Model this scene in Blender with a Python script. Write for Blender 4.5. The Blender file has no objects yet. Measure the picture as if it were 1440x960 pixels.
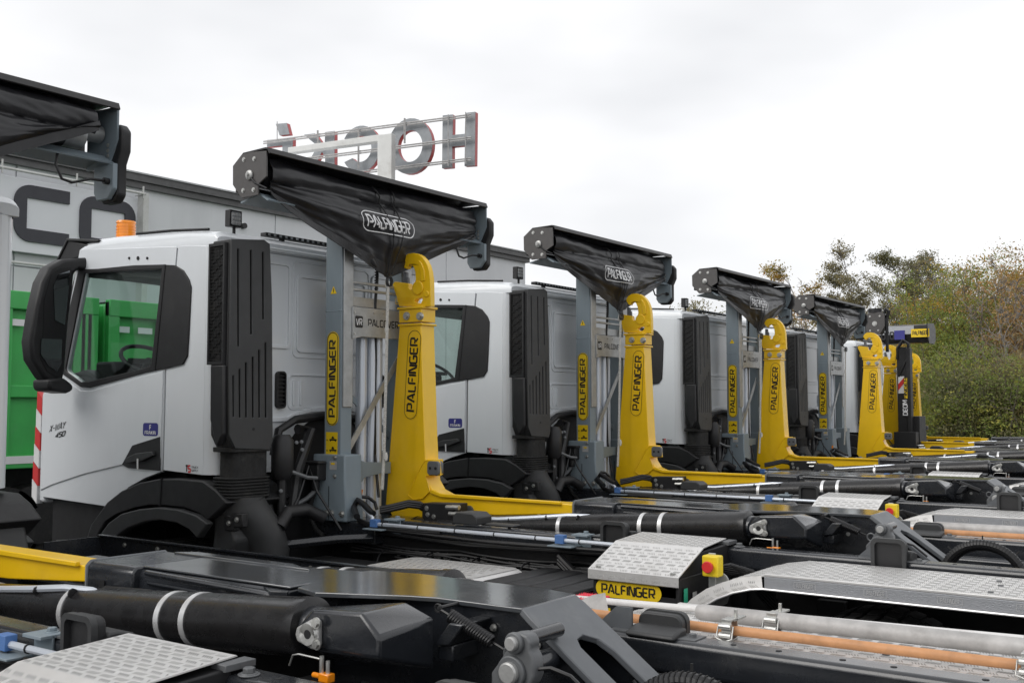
import bpy, bmesh, math, random
from math import radians, sin, cos, pi, hypot, atan
from mathutils import Vector, noise, geometry
random.seed(7)
scn = bpy.context.scene
COL = scn.collection

# ------------------------------------------------------------------ camera
FPX, HORIZON, SIDEVP, EYE = 1498., 572., 1800., 1.95
PIT = atan((HORIZON-480)/FPX); TH = atan((SIDEVP-720)/hypot(FPX, HORIZON-480))
cam = bpy.data.cameras.new('camera'); cam.sensor_width = 36; cam.lens = 36*FPX/1440
cam.clip_start = .05; cam.clip_end = 2000
camo = bpy.data.objects.new('camera', cam); COL.objects.link(camo)
camo.location = (0, 0, EYE); camo.rotation_euler = (pi/2+PIT, 0, TH)
scn.camera = camo
scn.render.resolution_x = 1024; scn.render.resolution_y = 682
scn.view_settings.view_transform = 'Standard'; scn.view_settings.look = 'None'
scn.view_settings.exposure = 0.40; scn.view_settings.gamma = 1

# ------------------------------------------------------------------ overcast sky and sun
w = bpy.data.worlds.new("World"); scn.world = w; w.use_nodes = True
nt = w.node_tree; nt.nodes.clear()
N = nt.nodes.new; L = nt.links.new
out = N('ShaderNodeOutputWorld'); bg = N('ShaderNodeBackground')
sky = N('ShaderNodeTexSky'); sky.sky_type = 'NISHITA'; sky.sun_disc = False
sky.sun_elevation = radians(38); sky.sun_rotation = radians(205)
sc = N('ShaderNodeVectorMath'); sc.operation = 'SCALE'; sc.inputs['Scale'].default_value = .08
L(sky.outputs[0], sc.inputs[0])
tc = N('ShaderNodeTexCoord'); mp = N('ShaderNodeMapping'); mp.inputs['Scale'].default_value = (1.2, 1.2, 3.2)
L(tc.outputs['Generated'], mp.inputs['Vector'])
no = N('ShaderNodeTexNoise'); no.inputs['Scale'].default_value = 1.5; no.inputs['Detail'].default_value = 4; no.inputs['Roughness'].default_value = .5
L(mp.outputs[0], no.inputs['Vector'])
cr = N('ShaderNodeValToRGB'); cr.color_ramp.elements[0].position = .34; cr.color_ramp.elements[0].color = (.60, .61, .63, 1)
cr.color_ramp.elements[1].position = .62; cr.color_ramp.elements[1].color = (.83, .83, .84, 1)
L(no.outputs['Fac'], cr.inputs['Fac'])
mx = N('ShaderNodeMixRGB'); mx.inputs['Fac'].default_value = .95
L(sc.outputs[0], mx.inputs['Color1']); L(cr.outputs[0], mx.inputs['Color2'])
L(mx.outputs[0], bg.inputs['Color']); bg.inputs['Strength'].default_value = 1.0
L(bg.outputs[0], out.inputs['Surface'])
sl = bpy.data.lights.new('sun', 'SUN'); sl.energy = 1.1; sl.angle = radians(38); sl.color = (1, .97, .93)
so = bpy.data.objects.new('sun', sl); COL.objects.link(so)
sd = Vector((sin(radians(205))*cos(radians(38)), cos(radians(205))*cos(radians(38)), sin(radians(38))))
so.rotation_euler = sd.to_track_quat('Z', 'Y').to_euler(); so.location = (0, -10, 20)

# ------------------------------------------------------------------ survey: photo points on known planes
def ray(u, v):
    x = u-720; y = 480-v
    fz = FPX*cos(PIT)-y*sin(PIT); up = y*cos(PIT)+FPX*sin(PIT)
    return x*cos(TH)-fz*sin(TH), x*sin(TH)+fz*cos(TH), up
def PY(u, v, Y):
    a = ray(u, v); t = Y/a[1]; return Vector((a[0]*t, Y, EYE+a[2]*t))
def PX(u, v, X):
    a = ray(u, v); t = X/a[0]; return Vector((X, a[1]*t, EYE+a[2]*t))
def PZ(u, v, Z):
    a = ray(u, v); t = (Z-EYE)/a[2]; return Vector((a[0]*t, a[1]*t, Z))
def xz(pts, Y): return [(PY(u, v, Y).x, PY(u, v, Y).z) for u, v in pts]
def yz(pts, X): return [(PX(u, v, X).y, PX(u, v, X).z) for u, v in pts]
D1 = (.01, -3.39)                       # first truck's rear body relative to the second's
def xz1(pts, Y): return [(PY(u, v, Y+D1[1]).x-D1[0], PY(u, v, Y+D1[1]).z) for u, v in pts]

# ------------------------------------------------------------------ materials
MAT = {}
def mat(name, col, rough=.5, metal=0, noise_amt=.12, nscale=6, bump=0, bscale=60, coat=0, dirt=None, dirt_amt=.3, spec=.5, streak=False, rvar=.15):
    m = bpy.data.materials.new(name); m.use_nodes = True; t = m.node_tree; b = t.nodes['Principled BSDF']
    b.inputs['Roughness'].default_value = rough; b.inputs['Metallic'].default_value = metal
    b.inputs['Coat Weight'].default_value = coat; b.inputs['Coat Roughness'].default_value = .12
    b.inputs['Specular IOR Level'].default_value = spec
    tc = t.nodes.new('ShaderNodeTexCoord'); mp = t.nodes.new('ShaderNodeMapping')
    t.links.new(tc.outputs['Object'], mp.inputs['Vector'])
    if streak: mp.inputs['Scale'].default_value = (1, 1, .18)
    n = t.nodes.new('ShaderNodeTexNoise'); n.inputs['Scale'].default_value = nscale; n.inputs['Detail'].default_value = 7; n.inputs['Roughness'].default_value = .62
    t.links.new(mp.outputs[0], n.inputs['Vector'])
    r = t.nodes.new('ShaderNodeValToRGB'); e = r.color_ramp.elements
    e[0].position = .3; e[1].position = .7
    e[0].color = tuple(max(0, c*(1-noise_amt)) for c in col)+(1,); e[1].color = tuple(min(1, c*(1+noise_amt)) for c in col)+(1,)
    t.links.new(n.outputs['Fac'], r.inputs['Fac']); last = r.outputs[0]
    if dirt:
        n2 = t.nodes.new('ShaderNodeTexNoise'); n2.inputs['Scale'].default_value = nscale*.7; n2.inputs['Detail'].default_value = 9; n2.inputs['Roughness'].default_value = .7
        t.links.new(mp.outputs[0], n2.inputs['Vector'])
        r2 = t.nodes.new('ShaderNodeValToRGB'); r2.color_ramp.elements[0].position = .52; r2.color_ramp.elements[1].position = .75
        r2.color_ramp.elements[0].color = (0, 0, 0, 1); r2.color_ramp.elements[1].color = (dirt_amt,)*3+(1,)
        t.links.new(n2.outputs['Fac'], r2.inputs['Fac'])
        mxx = t.nodes.new('ShaderNodeMixRGB'); t.links.new(r2.outputs[0], mxx.inputs['Fac']); t.links.new(last, mxx.inputs['Color1'])
        mxx.inputs['Color2'].default_value = dirt+(1,); last = mxx.outputs[0]
    t.links.new(last, b.inputs['Base Color'])
    if rvar:
        mr = t.nodes.new('ShaderNodeMapRange'); mr.inputs['To Min'].default_value = max(.02, rough-rvar*rough*1.5); mr.inputs['To Max'].default_value = min(1, rough+rvar*rough*1.5)
        n3 = t.nodes.new('ShaderNodeTexNoise'); n3.inputs['Scale'].default_value = nscale*2.3; n3.inputs['Detail'].default_value = 5
        t.links.new(mp.outputs[0], n3.inputs['Vector']); t.links.new(n3.outputs['Fac'], mr.inputs['Value']); t.links.new(mr.outputs[0], b.inputs['Roughness'])
    if bump:
        n4 = t.nodes.new('ShaderNodeTexNoise'); n4.inputs['Scale'].default_value = bscale; n4.inputs['Detail'].default_value = 4
        t.links.new(tc.outputs['Object'], n4.inputs['Vector'])
        bp = t.nodes.new('ShaderNodeBump'); bp.inputs['Strength'].default_value = bump; bp.inputs['Distance'].default_value = .01
        t.links.new(n4.outputs['Fac'], bp.inputs['Height']); t.links.new(bp.outputs[0], b.inputs['Normal'])
    MAT[name] = m; return m
mat('white_paint', (.73, .76, .785), .25, noise_amt=.02, nscale=3, coat=.6, dirt=(.48, .49, .49), dirt_amt=.12, streak=True)
mat('black_plastic', (.012, .012, .013), .5, bump=.15, bscale=300, dirt=(.05, .05, .048), dirt_amt=.3)
mat('deep_black', (.005, .005, .006), .6, noise_amt=.3)
mat('grey_plastic', (.031, .032, .033), .5, bump=.12, bscale=350, dirt=(.06, .06, .058), dirt_amt=.3)
mat('anthracite', (.016, .018, .022), .26, noise_amt=.2, nscale=5, coat=.45, dirt=(.07, .068, .06), dirt_amt=.35, rvar=.35, bump=.06, bscale=90)
mat('anthracite_sky_sheen', (.055, .06, .066), .14, noise_amt=.15, nscale=4, coat=.9, spec=.8, dirt=(.16, .13, .07), dirt_amt=.25, rvar=.5, bump=.05, bscale=40)  # base lightened for painted sky sheen; amber stands for yellow reflection and brown patches
mat('slope_grey', (.105, .113, .122), .42, noise_amt=.1, nscale=9, dirt=(.24, .24, .23), dirt_amt=.3)
mat('yellow_paint', (.87, .535, .005), .36, noise_amt=.05, nscale=4, coat=.3, dirt=(.62, .36, .01), dirt_amt=.3, bump=.04, bscale=70)
mat('hose_black', (.010, .010, .011), .42, noise_amt=.2)
mat('tube_black', (.014, .0135, .014), .27, noise_amt=.2, nscale=7, dirt=(.006, .006, .006), dirt_amt=.8, rvar=.4)
mat('mast_blue', (.20, .245, .275), .42, noise_amt=.06, nscale=8, dirt=(.32, .35, .36), dirt_amt=.3, streak=True)
mat('galvanised', (.40, .41, .41), .42, .55, noise_amt=.15, nscale=14, dirt=(.28, .28, .27), dirt_amt=.4)
mat('aluminium', (.70, .69, .675), .38, .45, noise_amt=.07, nscale=7, dirt=(.42, .40, .37), dirt_amt=.5, bump=.04, bscale=120)
mat('tread_bar', (.46, .455, .44), .4, .5, noise_amt=.1)
mat('alu_dark', (.36, .37, .39), .42, .4, noise_amt=.06, nscale=60, bump=.3, bscale=240)
mat('cast_steel', (.42, .42, .41), .45, .5, noise_amt=.15, nscale=30, bump=.1, bscale=120)
mat('link_grey', (.13, .135, .14), .45, .2, noise_amt=.1, nscale=20)
mat('bolt_steel', (.5, .5, .48), .35, .8, noise_amt=.15, nscale=40)
mat('pipe_silver', (.62, .66, .72), .32, .4, noise_amt=.04, nscale=3, rvar=0)
mat('band_silver', (.72, .72, .72), .3, .5, noise_amt=.08)
mat('blue_clip', (.07, .16, .38), .45)
mat('tarp', (.013, .013, .015), .34, noise_amt=.2, nscale=9, dirt=(.05, .05, .05), dirt_amt=.2, bump=.10, bscale=30, spec=.5)
mat('tarp_hem', (.024, .024, .026), .4, noise_amt=.2, nscale=20, bump=.2, bscale=60)
mat('tarp_housing', (.020, .019, .019), .4, noise_amt=.12, dirt=(.09, .085, .08), dirt_amt=.3)
mat('end_plate', (.075, .07, .068), .5, noise_amt=.08, nscale=25)
mat('decal_yellow', (.80, .55, .01), .4, noise_amt=.02)
mat('decal_black', (.010, .010, .011), .45, noise_amt=.05)
mat('decal_white', (.75, .75, .75), .5, noise_amt=.03)
mat('decal_blue', (.03, .03, .22), .4, noise_amt=.03)
mat('decal_red', (.62, .03, .03), .4, noise_amt=.04)
mat('decal_green', (.02, .38, .22), .4, noise_amt=.04)
mat('rubber', (.011, .011, .011), .75, noise_amt=.3, nscale=14, bump=.3, bscale=90, dirt=(.09, .085, .075), dirt_amt=.4)
mat('orange_lens', (.9, .28, .01), .2, noise_amt=.12, coat=.6)
mat('rope', (.62, .61, .57), .8, noise_amt=.2, nscale=60, bump=.5, bscale=300)
mat('wood_pole', (.55, .27, .12), .55, noise_amt=.15, nscale=16, dirt=(.25, .13, .07), dirt_amt=.5)
mat('white_pole', (.68, .67, .66), .45, noise_amt=.05, nscale=16, dirt=(.4, .36, .33), dirt_amt=.6)
mat('weathered_pole', (.42, .41, .40), .6, .2, noise_amt=.2, nscale=14, dirt=(.22, .21, .2), dirt_amt=.6)
mat('red_bristle', (.65, .02, .05), .6, noise_amt=.2, nscale=60)
mat('green_paint', (.05, .42, .09), .45, noise_amt=.12, nscale=2, dirt=(.10, .34, .14), dirt_amt=.5, coat=.2)
mat('estop_yellow', (.80, .60, .02), .4)
mat('wall_panel', (.70, .715, .73), .6, noise_amt=.03, nscale=.6, dirt=(.5, .52, .53), dirt_amt=.5, streak=True)
mat('sign_panel', (.76, .77, .80), .5, noise_amt=.03, nscale=.8)
mat('sign_dark', (.045, .045, .055), .55, noise_amt=.05)
mat('fascia', (.10, .10, .10), .5, noise_amt=.2)
mat('sign_back', (.26, .275, .29), .5, .2, noise_amt=.12, nscale=5, dirt=(.25, .25, .24), dirt_amt=.5)
mat('sign_red', (.50, .09, .09), .4, noise_amt=.1)
mat('dirty_white_steel', (.62, .62, .60), .6, noise_amt=.06, nscale=3, dirt=(.30, .28, .24), dirt_amt=.6)
mat('asphalt', (.05, .05, .052), .8, noise_amt=.25, nscale=1.4, bump=.5, bscale=40)
mat('soil', (.055, .05, .03), .95, noise_amt=.5, nscale=1.0, bump=.4, bscale=5)
mat('bark', (.16, .14, .12), .9, noise_amt=.3, nscale=5, bump=.5, bscale=20)
mat('bare_twig', (.22, .20, .18), .9, noise_amt=.3)
def leafmat(name, c1, c2, c3):
    m = bpy.data.materials.new(name); m.use_nodes = True; t = m.node_tree; b = t.nodes['Principled BSDF']
    b.inputs['Roughness'].default_value = .6; b.inputs['Specular IOR Level'].default_value = .25
    g = t.nodes.new('ShaderNodeNewGeometry'); r = t.nodes.new('ShaderNodeValToRGB'); e = r.color_ramp.elements
    e[0].color = c1+(1,); e[1].color = c3+(1,); x = e.new(.55); x.color = c2+(1,)
    n = t.nodes.new('ShaderNodeTexNoise'); n.inputs['Scale'].default_value = 1.1; n.inputs['Detail'].default_value = 4
    tc = t.nodes.new('ShaderNodeTexCoord'); t.links.new(tc.outputs['Object'], n.inputs['Vector'])
    ma = t.nodes.new('ShaderNodeMath'); ma.operation = 'MULTIPLY_ADD'; ma.inputs[1].default_value = .45
    t.links.new(g.outputs['Random Per Island'], ma.inputs[0])
    mb = t.nodes.new('ShaderNodeMapRange'); mb.inputs['From Min'].default_value = .3; mb.inputs['From Max'].default_value = .7; mb.inputs['To Max'].default_value = .6
    t.links.new(n.outputs['Fac'], mb.inputs['Value']); t.links.new(mb.outputs[0], ma.inputs[2])
    t.links.new(ma.outputs[0], r.inputs['Fac']); t.links.new(r.outputs[0], b.inputs['Base Color'])
    tr = t.nodes.new('ShaderNodeBsdfTranslucent'); t.links.new(r.outputs[0], tr.inputs['Color'])
    ms = t.nodes.new('ShaderNodeMixShader'); ms.inputs['Fac'].default_value = .42
    t.links.new(b.outputs[0], ms.inputs[1]); t.links.new(tr.outputs[0], ms.inputs[2]); t.links.new(ms.outputs[0], t.nodes['Material Output'].inputs['Surface'])
    MAT[name] = m
leafmat('leaf_green', (.12, .17, .05), (.25, .31, .08), (.54, .47, .10))
leafmat('leaf_autumn', (.16, .17, .05), (.42, .32, .06), (.68, .27, .04))
leafmat('leaf_rust', (.26, .20, .11), (.42, .28, .12), (.55, .28, .10))
leafmat('leaf_dark', (.12, .13, .07), (.20, .20, .10), (.34, .28, .12))
leafmat('leaf_olive', (.16, .155, .09), (.24, .22, .12), (.36, .28, .12))
def glassmat(name, tint, refl=.10):
    m = bpy.data.materials.new(name); m.use_nodes = True; t = m.node_tree; t.nodes.clear()
    o = t.nodes.new('ShaderNodeOutputMaterial'); tr = t.nodes.new('ShaderNodeBsdfTransparent'); tr.inputs[0].default_value = tint+(1,)
    gl = t.nodes.new('ShaderNodeBsdfGlossy'); gl.inputs['Roughness'].default_value = .03
    ge = t.nodes.new('ShaderNodeNewGeometry'); dp = t.nodes.new('ShaderNodeVectorMath'); dp.operation = 'DOT_PRODUCT'
    t.links.new(ge.outputs['Normal'], dp.inputs[0]); t.links.new(ge.outputs['Incoming'], dp.inputs[1])
    def mth(op, a, b=None):
        n = t.nodes.new('ShaderNodeMath'); n.operation = op
        for i, q in enumerate((a, b)):
            if q is None: continue
            if isinstance(q, (int, float)): n.inputs[i].default_value = q
            else: t.links.new(q, n.inputs[i])
        return n.outputs[0]
    lw = mth('ADD', mth('MULTIPLY', mth('POWER', mth('SUBTRACT', 1.0, mth('ABSOLUTE', dp.outputs['Value'])), 5.0), .9), .045)
    ms = t.nodes.new('ShaderNodeMixShader')
    t.links.new(lw, ms.inputs[0]); t.links.new(tr.outputs[0], ms.inputs[1]); t.links.new(gl.outputs[0], ms.inputs[2]); t.links.new(ms.outputs[0], o.inputs['Surface'])
    MAT[name] = m
glassmat('glass', (.90, .955, .935)); 
mat('mirror_face', (.16, .17, .18), .04, 1, noise_amt=.01, rvar=0)  # dark tint stands in for the reflection of dark trucks
mat('lens_clear', (.5, .52, .53), .15, .3, noise_amt=.3, nscale=80)

# ------------------------------------------------------------------ mesh helpers
class MB:
    def __init__(s): s.v = []; s.f = []; s.m = []; s.mi = 0
    def add(s, vs, fs):
        o = len(s.v); s.v += [tuple(q) for q in vs]; s.f += [tuple(i+o for i in f) for f in fs]; s.m += [s.mi]*len(fs); return s
    def box(s, x0, x1, y0, y1, z0, z1):
        x0, x1 = sorted((x0, x1)); y0, y1 = sorted((y0, y1)); z0, z1 = sorted((z0, z1))
        return s.add([(x0,y0,z0),(x1,y0,z0),(x1,y1,z0),(x0,y1,z0),(x0,y0,z1),(x1,y0,z1),(x1,y1,z1),(x0,y1,z1)],
              [(0,3,2,1),(4,5,6,7),(0,1,5,4),(1,2,6,5),(2,3,7,6),(3,0,4,7)])
    def prism(s, pts, a, b, ax, pts2=None):
        n = len(pts); pts2 = pts2 or pts
        def mk(p, q): return {'x': (q, p[0], p[1]), 'y': (p[0], q, p[1]), 'z': (p[0], p[1], q)}[ax]
        area = sum(pts[i][0]*pts[(i+1) % n][1]-pts[(i+1) % n][0]*pts[i][1] for i in range(n))
        flip = (area > 0) != (ax in 'xz')
        if a > b: a, b, pts, pts2 = b, a, pts2, pts
        vs = [mk(p, a) for p in pts]+[mk(p, b) for p in pts2]
        fs = [tuple(reversed(range(n))), tuple(range(n, 2*n))]+[(i, (i+1) % n, n+(i+1) % n, n+i) for i in range(n)]
        if flip: fs = [tuple(reversed(f)) for f in fs]
        return s.add(vs, fs)
    def holed(s, outer, holes, a, b, ax):
        def mk(p, q): return {'x': (q, p[0], p[1]), 'y': (p[0], q, p[1]), 'z': (p[0], p[1], q)}[ax]
        loops = [outer]+holes; flat = [p for l in loops for p in l]
        tri = geometry.tessellate_polygon([[Vector((p[0], p[1], 0)) for p in l] for l in loops])
        n = len(flat); vs = [mk(p, a) for p in flat]+[mk(p, b) for p in flat]
        fs = [tuple(t) for t in tri]+[tuple(n+i for i in reversed(t)) for t in tri]
        k = 0
        for l in loops:
            m = len(l)
            for i in range(m): fs.append((k+i, k+(i+1) % m, n+k+(i+1) % m, n+k+i))
            k += m
        return s.add(vs, fs)
    def tube(s, path, r, n=10, caps=True, r2=None, sq=1.0):
        path = [Vector(p) for p in path]; k = len(path)
        up = Vector((0, 0, 1)); rings = []
        for i, p in enumerate(path):
            d = (path[min(i+1, k-1)]-path[max(i-1, 0)]).normalized()
            a = d.cross(up)
            if a.length < .05: a = d.cross(Vector((0, 1, 0)))
            a.normalize(); b = a.cross(d).normalized()
            if i and a.dot(pa) < 0 and abs(a.dot(pa)) > .5: a = -a; b = -b
            pa = a
            rr = r[i] if isinstance(r, (list, tuple)) else (r if r2 is None else r+(r2-r)*i/(k-1))
            rings.append([p+a*(cos(2*pi*j/n)*rr)+b*(sin(2*pi*j/n)*rr*sq) for j in range(n)])
        vs = [q for R in rings for q in R]; fs = []
        for i in range(k-1):
            for j in range(n): fs.append((i*n+j, i*n+(j+1) % n, (i+1)*n+(j+1) % n, (i+1)*n+j))
        if caps: fs += [tuple(range(n-1, -1, -1)), tuple((k-1)*n+j for j in range(n))]
        return s.add(vs, fs)
    def cyl(s, p0, p1, r, n=14, r2=None): return s.tube([p0, p1], r, n, True, r2)
    def bolt(s, p, d, r=.012, h=.01):
        p = Vector(p); d = Vector(d).normalized()
        s.tube([p, p+d*h*.35], r*1.45, 12); return s.tube([p+d*h*.3, p+d*h], r, 6)
SMALL = {'arm_collar', 'reflective_stripe', 'line_fittings', 'bracket_bolts', 'plate_bolts', 'light_bar_lenses', 'lamp_reflectors', 'base_bolts', 'plate_rivets', 'frame_bolts', 'flange_bolts', 'arm_bolts', 'valve_fittings', 'rail_holes', 'lid_bolts', 'tray_bolts', 'guard_rivets', 'wiring_loom', 'plate_lettering', 'brake_lines', 'box_hoses', 'cable_ties', 'pad_holes', 'hoses', 'mounting_rails', 'lamp_rail', 'pictograms', 'hose_coils', 'bellows', 'slide_rails', 'container_ribs', 'supply_hoses', 'tie_cords', 'hook_bosses'}
ORG = [0, 0, 0]
def finish(mb, name, m, parent=None, bevel=0, smooth=35, seg=2, col=None):
    me = bpy.data.meshes.new(name); o_ = ORG if parent is not None else (0, 0, 0)
    me.from_pydata([(v[0]-o_[0], v[1]-o_[1], v[2]-o_[2]) for v in mb.v], [], mb.f)
    ms = m if isinstance(m, (list, tuple)) else [m]
    for k in ms: me.materials.append(MAT[k])
    if len(ms) > 1: me.polygons.foreach_set('material_index', mb.m)
    bm = bmesh.new(); bm.from_mesh(me); bmesh.ops.recalc_face_normals(bm, faces=bm.faces); bm.to_mesh(me); bm.free()
    me.polygons.foreach_set('use_smooth', [True]*len(me.polygons)); me.set_sharp_from_angle(angle=radians(smooth))
    o = bpy.data.objects.new(name, me); COL.objects.link(o)
    if name in SMALL: o['kind'] = 'stuff'
    if parent is not None: o.parent = parent
    if bevel:
        b = o.modifiers.new('bevel', 'BEVEL'); b.width = bevel; b.segments = seg; b.limit_method = 'ANGLE'; b.angle_limit = radians(32); b.harden_normals = False
        b.use_clamp_overlap = True
    return o
def tag(o, label=None, cat=None, group=None, kind=None):
    if label: o['label'] = label
    if cat: o['category'] = cat
    if group: o['group'] = group
    if kind: o['kind'] = kind
    return o
def empty(name, loc):
    o = bpy.data.objects.new(name, None); COL.objects.link(o); o.location = loc; o.empty_display_size = .2; return o
def rrect(a0, a1, b0, b1, r, n=4):
    pts = []
    for cx, cy, s0 in ((a1-r, b1-r, 0), (a0+r, b1-r, 90), (a0+r, b0+r, 180), (a1-r, b0+r, 270)):
        for i in range(n+1):
            t = radians(s0+90*i/n); pts.append((cx+r*cos(t), cy+r*sin(t)))
    return pts
def circ(cx, cy, r, n=16, ph=0): return [(cx+r*cos(2*pi*i/n+ph), cy+r*sin(2*pi*i/n+ph)) for i in range(n)]

# ------------------------------------------------------------------ stroke lettering
GL = {
 'P': (.62, [[(0,0),(0,1),(.5,1),(.62,.9),(.62,.5),(.5,.4),(.16,.4)]]),
 'A': (.74, [[(0,0),(.30,1),(.42,1),(.74,0)],[(.30,.28),(.62,.28)]]),
 'L': (.52, [[(0,1),(0,.1),(.08,0),(.52,0)]]),
 'F': (.54, [[(0,0),(0,.9),(.08,1),(.54,1)],[(.14,.5),(.48,.5)]]),
 'I': (.02, [[(0,0),(0,1)]]),
 'N': (.66, [[(0,0),(0,1),(.16,1),(.5,0),(.66,0),(.66,1)]]),
 'G': (.66, [[(.62,1),(.12,1),(0,.9),(0,.1),(.12,0),(.54,0),(.66,.1),(.66,.48),(.34,.48)]]),
 'E': (.56, [[(.56,1),(.1,1),(0,.9),(0,.1),(.1,0),(.56,0)],[(.14,.5),(.5,.5)]]),
 'R': (.64, [[(0,0),(0,1),(.52,1),(.64,.9),(.64,.52),(.52,.42),(.16,.42)],[(.34,.3),(.64,0)]]),
 'C': (.62, [[(.62,1),(.12,1),(0,.88),(0,.12),(.12,0),(.62,0)]]),
 'O': (.66, [[(.33,1),(.12,1),(0,.88),(0,.12),(.12,0),(.54,0),(.66,.12),(.66,.88),(.54,1),(.35,1)]]),
 'V': (.66, [[(0,1),(.28,0),(.38,0),(.66,1)]]),
 'D': (.64, [[(.1,0),(0,0),(0,1),(.5,1),(.64,.85),(.64,.15),(.5,0),(.12,0)]]),
 'M': (.8, [[(0,0),(0,1),(.15,1),(.4,.3),(.65,1),(.8,1),(.8,0)]]),
 'S': (.6, [[(.6,1),(.1,1),(0,.9),(0,.6),(.1,.5),(.5,.5),(.6,.4),(.6,.1),(.5,0),(0,0)]]),
 'T': (.62, [[(0,1),(.62,1)],[(.31,.9),(.31,0)]]),
 'U': (.62, [[(0,1),(0,.1),(.1,0),(.52,0),(.62,.1),(.62,1)]]),
 'K': (.6, [[(0,0),(0,1)],[(.6,1),(.12,.52),(.6,0)]]),
 'X': (.62, [[(0,0),(.62,1)],[(0,1),(.27,.56)],[(.35,.44),(.62,0)]]),
 'W': (.9, [[(0,1),(.22,0),(.45,.8),(.68,0),(.9,1)]]),
 'Y': (.62, [[(0,1),(.31,.5),(.62,1)],[(.31,.4),(.31,0)]]),
 '-': (.4, [[(0,.45),(.4,.45)]]), '4': (.6, [[(.45,0),(.45,1),(0,.3),(.6,.3)]]),
 '5': (.6, [[(.6,1),(0,1),(0,.55),(.5,.55),(.6,.45),(.6,.1),(.5,0),(0,0)]]),
 '0': (.6, [[(.3,1),(.1,1),(0,.9),(0,.1),(.1,0),(.5,0),(.6,.1),(.6,.9),(.5,1),(.32,1)]]), ' ': (.3, []),
}
def stroke_quads(line, w, closed=False):
    """mitred strip along a polyline"""
    P = [Vector(p) for p in line]; k = len(P); Lf = []; Rt = []
    for i in range(k):
        if closed: d0 = (P[i]-P[i-1]).normalized(); d1 = (P[(i+1) % k]-P[i]).normalized()
        else:
            d0 = (P[i]-P[i-1]).normalized() if i else (P[1]-P[0]).normalized()
            d1 = (P[i+1]-P[i]).normalized() if i < k-1 else d0
        n = Vector((-(d0+d1).y, (d0+d1).x))
        n = n.normalized() if n.length > 1e-6 else Vector((-d0.y, d0.x))
        c = max(.5, n.dot(Vector((-d0.y, d0.x))))
        Lf.append(P[i]+n*(w/2/c)); Rt.append(P[i]-n*(w/2/c))
    q = [(Lf[i], Lf[i+1], Rt[i+1], Rt[i]) for i in range(k-1)]
    if closed: q.append((Lf[-1], Lf[0], Rt[0], Rt[-1]))
    return q
def text_quads(txt, w=.19, gap=.22):
    x = 0; out = []
    for ch in txt:
        wd, ls = GL[ch]
        for l in ls: out.append([(Vector((a.x+x, a.y)), Vector((b.x+x, b.y)), Vector((c.x+x, c.y)), Vector((d.x+x, d.y))) for a, b, c, d in stroke_quads(l, w)])
        x += wd+gap
    return x-gap, out
def put_text(mb, txt, fn, length, height, w=.19, gap=.22, eps=.0004, sub=1):
    """fn(a,b,e) maps along, up, out to 3D. text centred on 0,0"""
    L0, groups = text_quads(txt, w, gap)
    sx = length/L0; k = 0
    for g in groups:
        for q in g:
            p = [fn((v.x-L0/2)*sx, (v.y-.5)*height, eps*(k % 3)) for v in q]
            mb.add(p, [(0, 1, 2, 3)])
        k += 1
def pill(length, height, n=8, r=None):
    r = r or height/2; return rrect(-length/2, length/2, -height/2, height/2, r*.999, n)
def put_poly(mb, pts, fn, e): mb.add([fn(a, b, e) for a, b in pts], [tuple(range(len(pts)))])
def put_ring(mb, pts, w, fn, e):
    for q in stroke_quads(pts, w, True): mb.add([fn(v.x, v.y, e) for v in q], [(0, 1, 2, 3)])
def logo_decal(fn, length, height, parent, name='maker_plate', fg='decal_black', plate='decal_yellow', ring=True, e0=.003, fill=.72, hh=.5, rr=None, ringw=.06, lift=.002):
    o = None
    if plate:
        mb = MB(); a = pill(length, height, r=rr); n = len(a)
        mb.add([fn(x, y, 0) for x, y in a]+[fn(x, y, e0) for x, y in a], [tuple(range(n, 2*n))]+[(i, (i+1) % n, n+(i+1) % n, n+i) for i in range(n)])
        o = finish(mb, name, plate, parent)
    mb = MB(); put_text(mb, 'PALFINGER', lambda a, b, e: fn(a, b, e0+lift+e), length*fill, height*hh)
    if ring: put_ring(mb, pill(length-height*.12, height*.88, r=(rr*.9 if rr else None)), height*ringw, fn and (lambda a, b, e: fn(a, b, e0+lift+e)), 0)
    t = finish(mb, 'lettering', fg, o or parent)
    return o

# ------------------------------------------------------------------ the truck (built once, at the second place of the row)
ORG = [-3.0, 5.7, 0]
FRONT = []; REAR = []; TARPKIT = []; ARM = []
truck = empty('hooklift_truck', (-3.0, 5.7, 0))
T = truck
CN, CF = 4.56, 6.70; CC = (CN+CF)/2          # cab near side, far side, middle
def mir(y): return 2*CC-y
def F(mb, name, m, parent=None, **k):
    o = finish(mb, name, m, parent or T, **k)
    if parent is None: FRONT.append(o)
    return o
def Rr(mb, name, m, parent=None, **k):
    o = finish(mb, name, m, parent or T, **k)
    if parent is None: REAR.append(o)
    return o
XR = -5.70                                    # cab rear wall
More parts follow.
